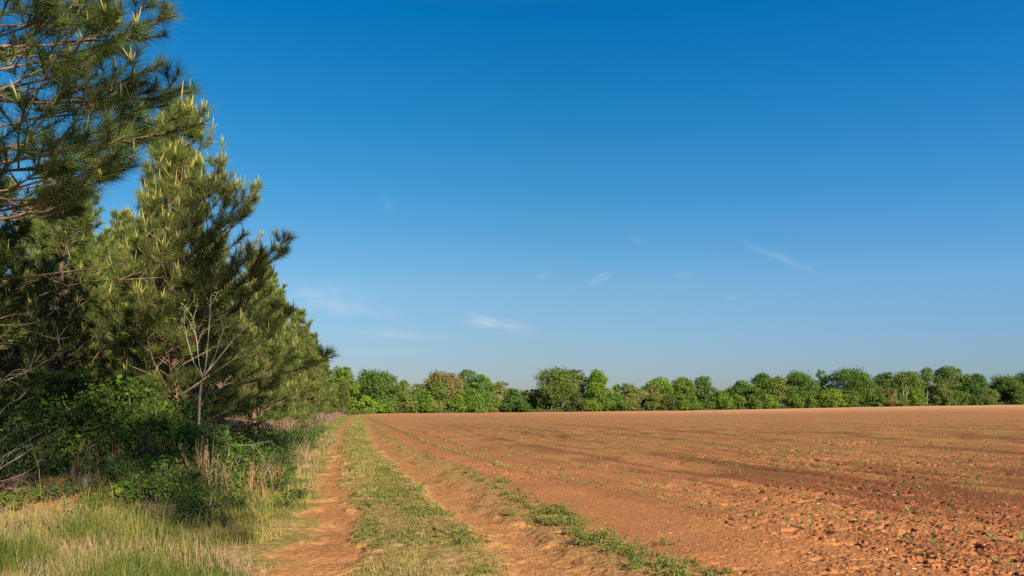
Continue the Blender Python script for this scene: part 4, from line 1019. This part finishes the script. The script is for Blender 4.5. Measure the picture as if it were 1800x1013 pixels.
TL = [  # px, width, top, tint, shape, Yoff, z0f, dens, airy, label
 (604, 44, 643, 'green', 'round', 20, .1, 1, 0, 'rounded mid green tree rising behind the last pines of the row'),
 (656, 74, 650, 'deep', 'round', 8, .1, 1.1, 0, 'large dark green oak right of the pine row where the track ends'),
 (690, 22, 663, 'blue', 'column', 14, .15, .7, 0, 'slim bluish tree against the right flank of the large dark oak'),
 (710, 28, 668, 'olive', 'open', 12, .35, .6, 1, 'thin sparse grey green tree left of a similar shorter one'),
 (733, 22, 675, 'olive', 'open', 10, .3, .7, 1, 'shorter sparse olive tree beside the brown tinged oak'),
 (779, 60, 652, 'brown', 'round', 6, .12, .95, 0, 'broad oak with brown tinged crown left of centre'),
 (768, 40, 672, 'olive', 'round', 3, .1, .95, 0, 'olive green tree in front of the brown tinged oak'),
 (823, 36, 650, 'blue', 'open', 14, .15, .95, 0, 'tall loose bluish green tree right of the brown tinged oak'),
 (848, 34, 658, 'bright', 'round', 9, .12, 1, 0, 'bright green tree right of the tall loose bluish tree'),
 (881, 36, 671, 'pale', 'open', 10, .2, .7, 1, 'greyish sparse tree behind the pyramid shaped green tree'),
 (921, 24, 686, 'olive', 'open', 10, .2, .7, 1, 'low thin olive tree left of the great olive oak'),
 (940, 28, 684, 'green', 'round', 9, .1, .9, 0, 'small green tree tucked against the left side of the great olive oak'),
 (979, 72, 645, 'olive', 'round', 1, .13, 1.25, 0, 'great rounded olive oak with two visible trunks in mid treeline'),
 (1009, 30, 650, 'deep', 'round', 14, .2, 1, 0, 'dark green tree top peeping out behind the great olive oak'),
 (1024, 18, 656, 'pale', 'open', 9, .3, .4, 1, 'nearly bare pale tree just right of the great olive oak'),
 (1049, 34, 655, 'bright', 'column', 5, .12, 1.1, 0, 'tall narrow bright green tree right of the great olive oak'),
 (1066, 26, 683, 'pale', 'round', 3, .1, .9, 0, 'pale green small tree right of the narrow bright tree'),
 (1083, 16, 677, 'green', 'column', 9, .1, .9, 0, 'small dark pointed tree in the dip of the treeline'),
 (1104, 30, 674, 'olive', 'round', 7, .1, .9, 0, 'olive green rounded tree in the dip of the treeline'),
 (1122, 36, 682, 'pale', 'round', 4, .1, .9, 0, 'pale olive tree with drooping side left of the paired green trees'),
 (1157, 48, 664, 'bright', 'round', 8, .1, 1, 0, 'broad bright green tree, left one of a pair'),
 (1151, 18, 678, 'brown', 'column', 2, .3, .7, 1, 'greyish brown pine in front of the broad bright tree'),
 (1201, 38, 663, 'green', 'round', 9, .1, 1, 0, 'broad mid green tree, right one of a pair'),
 (1236, 36, 662, 'blue', 'open', 9, .1, 1.1, 0, 'loose bluish green tree beside the gap in the treeline'),
 (1282, 22, 684, 'olive', 'round', 6, .1, .9, 0, 'small olive tree in the gap of the treeline'),
 (1308, 42, 673, 'green', 'round', 3, .06, 1.1, 0, 'dense rounded green tree just right of the treeline gap'),
 (1300, 26, 671, 'deep', 'column', 14, .1, .9, 0, 'dark narrow tree behind the dense rounded tree'),
 (1343, 44, 657, 'green', 'round', 8, .08, 1, 0, 'tall green tree with uneven top right of the treeline gap'),
 (1366, 34, 662, 'olive', 'round', 5, .08, 1, 0, 'olive green tree between two taller green trees'),
 (1405, 58, 653, 'green', 'round', 6, .06, 1.1, 0, 'wide green tree left of the massive oak on the right'),
 (1446, 24, 651, 'blue', 'open', 14, .2, .7, 1, 'airy bluish tree top left of the massive oak on the right'),
 (1491, 74, 646, 'deep', 'round', 5, .05, 1.2, 0, 'massive dark green oak on the right half of the treeline'),
 (1515, 32, 655, 'green', 'round', 2, .1, 1, 0, 'green tree leaning on the right flank of the massive oak'),
 (1554, 38, 655, 'deep', 'round', 8, .1, 1, 0, 'dark green tree just right of the narrow sky gap'),
 (1594, 46, 652, 'green', 'round', 6, .05, 1.1, 0, 'tall green tree with pale dead trunks in front'),
 (1628, 24, 648, 'blue', 'column', 10, .15, .6, 1, 'half bare tree with spiky top right of the dead trunks'),
 (1664, 44, 644, 'blue', 'open', 12, .45, .8, 1, 'umbrella shaped airy tree, tallest at the right end'),
 (1697, 26, 657, 'green', 'round', 9, .1, 1, 0, 'rounded green tree right of the umbrella shaped tree'),
 (1717, 32, 658, 'deep', 'round', 7, .1, 1, 0, 'dark rounded tree third from the right picture edge'),
 (1664, 40, 668, 'olive', 'round', 4, .05, 1, 0, 'olive tree under the umbrella shaped tree'),
 (1766, 52, 659, 'deep', 'round', 5, .05, 1.15, 0, 'dense dark green tree second from the right picture edge'),
 (1803, 50, 654, 'green', 'round', 9, .05, 1, 0, 'green tree cut by the right picture edge'),
 (1855, 60, 655, 'deep', 'round', 8, .05, .8, 0, 'dark tree beyond the right picture edge'),
]
for i, (px, w, top, tint, shape, yo, z0f, dn, airy, lb) in enumerate(TL):
    broadleaf('oak_tree' if 'oak' in lb else 'broadleaf_tree', lb, px, w*1.34, top-1, tint, shape, yo+2.5, 1000+i, z0f, dn, airy, trunks=2 if 'two visible' in lb else 1)
# shrubs and young trees at the foot of the treeline
SL = [(645, 30, 702, 'bright'), (662, 34, 700, 'bright'), (680, 26, 698, 'green'), (697, 32, 692, 'green'), (715, 30, 690, 'olive'), (732, 28, 695, 'green'), (748, 24, 690, 'bright'),
      (765, 28, 700, 'olive'), (785, 30, 700, 'green'), (806, 32, 694, 'bright'), (826, 36, 684, 'green'), (846, 34, 690, 'bright'), (866, 24, 700, 'olive'), (930, 22, 706, 'green'),
      (1040, 30, 700, 'bright'), (1060, 34, 696, 'green'), (1082, 32, 692, 'green'), (1106, 34, 694, 'olive'), (1128, 32, 697, 'green'), (1150, 30, 698, 'olive'), (1174, 30, 690, 'cedar'), (1196, 32, 692, 'bright'), (1216, 30, 690, 'green'), (1238, 34, 688, 'green'),
      (1269, 32, 690, 'bright'), (1292, 24, 698, 'green'), (1330, 34, 688, 'green'), (1352, 30, 690, 'bright'), (1376, 34, 686, 'olive'), (1398, 30, 695, 'green'), (1422, 28, 692, 'green'), (1460, 38, 689, 'bright'), (1492, 30, 693, 'green'), (1518, 34, 684, 'olive'), (1541, 28, 688, 'green'), (1562, 32, 682, 'brown'), (1582, 24, 692, 'green'), (1612, 28, 690, 'bright'), (1634, 34, 684, 'green'), (1658, 30, 690, 'olive'), (1682, 32, 682, 'green'), (1706, 36, 668, 'deep'), (1734, 30, 682, 'olive'), (1756, 32, 688, 'green'), (1782, 30, 680, 'deep'), (1800, 28, 684, 'brown')]
tcol = {'bright': 'bright yellow green', 'green': 'mid green', 'olive': 'olive', 'cedar': 'dark olive', 'brown': 'brownish', 'deep': 'dark green'}
for i, (px, w, top, tint) in enumerate(SL):
    nb = min(TL, key=lambda t: abs(t[0]-px))[9]
    nb = nb.split(' left ')[0].split(' right ')[0].split(' with ')[0].split(' behind ')[0].split(' beside ')[0].split(' in ')[0].split(' just ')[0]
    if i % 5 == 3: continue
    top += (i*37 % 13)-5; w *= .85+.35*((i*53 % 17)/17)
    broadleaf('bush', f'low {tcol[tint]} bush at the field edge before the ' + ' '.join(nb.split()[:6]), px, w*1.3, top-3, tint, 'round', -.5, 2000+i, .0, 1.0, 0, 'bush', 'bushes along the foot of the treeline', leaf=.34)
broadleaf('conical_tree', 'dense dark green pyramid shaped tree left of the great olive oak', 904, 46, 686, 'deep', 'cone', -2, 2101, .0, 1.3, 0, 'tree', leaf=.40)
broadleaf('conical_tree', 'narrow green pyramid shaped tree before the brown tinged oak', 748, 24, 690, 'green', 'cone', -2, 2102, .0, 1.2, 0, 'tree', leaf=.40)
broadleaf('conical_tree', 'broad green pyramid shaped tree left of centre below the bright tree', 832, 40, 684, 'green', 'cone', -1, 2103, .0, 1.2, 0, 'tree', leaf=.40)
broadleaf('cedar_tree', 'dull dark olive cedar in front of the great olive oak', 1017, 34, 691, 'cedar', 'cone', -2, 2104, .0, 1.4, 0, 'tree', leaf=.36)
def dead_trunks():
    for j, (px, top, lb) in enumerate(((1589, 672, 'pale dead trunk leaning left before the tall green tree'), (1594, 680, 'second pale dead trunk right beside the leaning one'), (1630, 684, 'short pale dead trunk below the spiky topped tree'))):
        az = (px-CX)/F; Y = float(yd(np.array(az)))+.5; X = az*Y; zb = float(base(np.array(X), np.array(Y))); h = (HZ-top)/F*Y+EYE-zb
        m = MB(); m.tube(smooth([(0, 0, -.2), (-.15, 0, h*.5), (-.5 if j == 0 else .1, 0, h)], 8), np.linspace(.17, .05, 8), 7)
        m.tube(smooth([(-.12, 0, h*.55), (.4, 0, h*.75), (.6, .1, h*.92)], 5), np.linspace(.07, .03, 5), 5)
        o = m.build('dead_tree', M['palebark']); o.location = (X, Y, zb); tag(o, lb, 'dead tree', 'pale dead trunks in the treeline')
dead_trunks()
# rough grass along the foot of the treeline
rng = np.random.default_rng(5); n = 26000
az = rng.uniform(-.21, .68, n); Y = yd(az)+rng.uniform(-.6, 5, n); X = az*Y
blades('field_margin_grass', X, Y, rng.uniform(.3, .95, n), np.full(n, .12), 'olive_shrub', 3, 'rough grass strip along the foot of the treeline', 'grass', .4, .6, .25)

# distant woods beyond, one mass closing the gaps
def far_wood():
    rng = np.random.default_rng(9); mb = MB()
    for az in np.arange(-.26, .9, .0075):
        Y = float(yd(np.array(az)))+rng.uniform(26, 42); X = az*Y; zb = float(base(np.array(X), np.array(Y))); h = rng.uniform(4.6, 7.2); n = 330
        d = unit(rng.normal(size=(n, 3))); P = np.array([X, Y, zb+h*.5])+d*np.array([rng.uniform(1.6, 2.6), 1.7, h*.5])*(rng.random(n)**.35)[:, None]
        leaves(P, .6, rng, mb, .35+rng.normal(0, .2, n), d, .75, .3)
    o = mb.build('far_wood', BL['green'], None, False); tag(o, 'low dark wood behind the treeline closing its gaps', 'wood', None, 'stuff')
far_wood()

# ------------------------------------------------------------------ sky, sun, camera
w = bpy.data.worlds.new('World'); bpy.context.scene.world = w; w.use_nodes = True
nt = w.node_tree; N = nt.nodes; L = nt.links; N.clear()
sky = N.new('ShaderNodeTexSky'); sky.sky_type = 'NISHITA'; sky.sun_disc = False
sky.sun_elevation = SUN_EL; sky.sun_rotation = math.atan2(SUN_H[0], SUN_H[1]); sky.air_density = 1.0; sky.dust_density = .6; sky.ozone_density = 3.0; sky.altitude = 50
def vmath(op, a, b=None):
    m = N.new('ShaderNodeMath'); m.operation = op
    for i, c in enumerate((a, b)):
        if c is None: continue
        if isinstance(c, (int, float)): m.inputs[i].default_value = c
        else: L.new(c, m.inputs[i])
    return m.outputs[0]
tc = N.new('ShaderNodeTexCoord'); sx = N.new('ShaderNodeSeparateXYZ'); L.new(tc.outputs['Generated'], sx.inputs[0])
yy = vmath('MAXIMUM', sx.outputs[1], .05); U = vmath('DIVIDE', sx.outputs[0], yy); Vv = vmath('DIVIDE', sx.outputs[2], yy)
cv = N.new('ShaderNodeCombineXYZ'); L.new(U, cv.inputs[0]); L.new(Vv, cv.inputs[1])
total = None
for i, (px, py, lx, ly, rot, st) in enumerate([(585, 528, 75, 26, -8, .85), (650, 545, 60, 13, -14, .6), (690, 588, 90, 8, -3, .75), (872, 571, 66, 14, -10, .9), (905, 580, 55, 8, -14, .35), (1056, 489, 26, 7, 28, .5), (955, 486, 14, 8, 20, .38), (1375, 455, 62, 8, -22, .42), (1330, 437, 35, 5, -24, .3), (1204, 483, 18, 6, 0, .45), (1118, 423, 14, 6, -20, .3), (1288, 525, 16, 4, 0, .35), (680, 358, 14, 20, 10, .18), (640, 620, 110, 12, 0, .3)]):
    mp = N.new('ShaderNodeMapping'); mp.vector_type = 'TEXTURE'
    mp.inputs['Location'].default_value = ((px-CX)/F, (HZ-py)/F, 0); mp.inputs['Rotation'].default_value = (0, 0, R_(rot)); mp.inputs['Scale'].default_value = (lx/F, ly/F, 1)
    L.new(cv.outputs[0], mp.inputs[0])
    ln = N.new('ShaderNodeVectorMath'); ln.operation = 'LENGTH'; L.new(mp.outputs[0], ln.inputs[0])
    g = N.new('ShaderNodeMapRange'); g.interpolation_type = 'SMOOTHSTEP'; g.inputs[1].default_value = 1.5; g.inputs[2].default_value = 0; g.inputs[3].default_value = 0; g.inputs[4].default_value = st; L.new(ln.outputs['Value'], g.inputs[0])
    no = N.new('ShaderNodeTexNoise'); no.inputs['Scale'].default_value = 1.1; no.inputs['Detail'].default_value = 7; no.inputs['Roughness'].default_value = .62; no.inputs['Distortion'].default_value = .6
    off = N.new('ShaderNodeVectorMath'); off.operation = 'MULTIPLY_ADD'; off.inputs[1].default_value = (1, .75, 1); off.inputs[2].default_value = (i*3.7, i*1.9, 0); L.new(mp.outputs[0], off.inputs[0]); L.new(off.outputs[0], no.inputs['Vector'])
    r = N.new('ShaderNodeMapRange'); r.interpolation_type = 'SMOOTHSTEP'; r.inputs[1].default_value = .30; r.inputs[2].default_value = .72; L.new(no.outputs[0], r.inputs[0])
    c = vmath('MULTIPLY', g.outputs[0], r.outputs[0])
    total = c if total is None else vmath('MAXIMUM', total, c)
# the deep polarised blue of this sky by elevation: (sine of elevation, tint of the Nishita sky)
SKY_TINT = [(0.049, (0.4707, 0.5103, 0.6381)), (0.144, (0.4792, 0.646, 0.7175)), (0.2516, (0.2203, 0.6433, 0.7895)), (0.344, (0.0855, 0.607, 0.8312)), (0.444, (0.0079, 0.5737, 0.8712)), (0.62, (0.3, 0.58, 0.68))]
rp = N.new('ShaderNodeValToRGB'); rp.color_ramp.interpolation = 'B_SPLINE' if False else 'LINEAR'
while len(rp.color_ramp.elements) < len(SKY_TINT): rp.color_ramp.elements.new(.5)
for e, (p_, c_) in zip(rp.color_ramp.elements, SKY_TINT): e.position = p_
for e, (p_, c_) in zip(rp.color_ramp.elements, SKY_TINT): e.color = (*c_, 1)
L.new(sx.outputs[2], rp.inputs[0])
mt = N.new('ShaderNodeMix'); mt.data_type = 'RGBA'; mt.blend_type = 'MULTIPLY'; mt.inputs[0].default_value = 1; L.new(sky.outputs[0], mt.inputs[6]); L.new(rp.outputs[0], mt.inputs[7])
az_ = N.new('ShaderNodeMix'); az_.data_type = 'RGBA'; az_.blend_type = 'MULTIPLY'; az_.inputs[7].default_value = (1.03, 1.17, 1.30, 1)
mu = N.new('ShaderNodeMapRange'); mu.inputs[1].default_value = .05; mu.inputs[2].default_value = .62; L.new(U, mu.inputs[0]); L.new(mu.outputs[0], az_.inputs[0])
cl = N.new('ShaderNodeMix'); cl.data_type = 'RGBA'; L.new(vmath('MULTIPLY', total, .5), cl.inputs[0]); L.new(mt.outputs[2], az_.inputs[6]); L.new(az_.outputs[2], cl.inputs[6]); cl.inputs[7].default_value = (5.0, 5.4, 5.8, 1)
bg = N.new('ShaderNodeBackground'); bg.inputs[1].default_value = .05; L.new(cl.outputs[2], bg.inputs[0])
ow = N.new('ShaderNodeOutputWorld'); L.new(bg.outputs[0], ow.inputs[0])

sl = bpy.data.lights.new('sun', 'SUN'); sl.energy = 4.6; sl.angle = R_(.53); sl.color = (1, .86, .64)
so = bpy.data.objects.new('sun', sl); C.objects.link(so)
sd = Vector((SUN_H[0]*math.cos(SUN_EL), SUN_H[1]*math.cos(SUN_EL), math.sin(SUN_EL)))
so.rotation_euler = sd.to_track_quat('Z', 'Y').to_euler(); so.location = sd*50

cam = bpy.data.cameras.new('camera'); co = bpy.data.objects.new('camera', cam); C.objects.link(co)
cam.sensor_width = 36; cam.lens = F/1800*36; cam.shift_y = (HZ-506.5)/1800; cam.clip_start = .1; cam.clip_end = 12000
co.location = (0, 0, EYE); co.rotation_euler = (R_(90), 0, 0)
sc = bpy.context.scene; sc.camera = co
sc.render.engine = 'CYCLES'
sc.cycles.max_bounces = 6; sc.cycles.diffuse_bounces = 3; sc.cycles.transmission_bounces = 4; sc.cycles.use_denoising = False
sc.cycles.use_adaptive_sampling = True; sc.cycles.adaptive_threshold = .015
sc.view_settings.view_transform = 'Standard'; sc.view_settings.look = 'None'; sc.view_settings.exposure = 1.5; sc.view_settings.gamma = 1
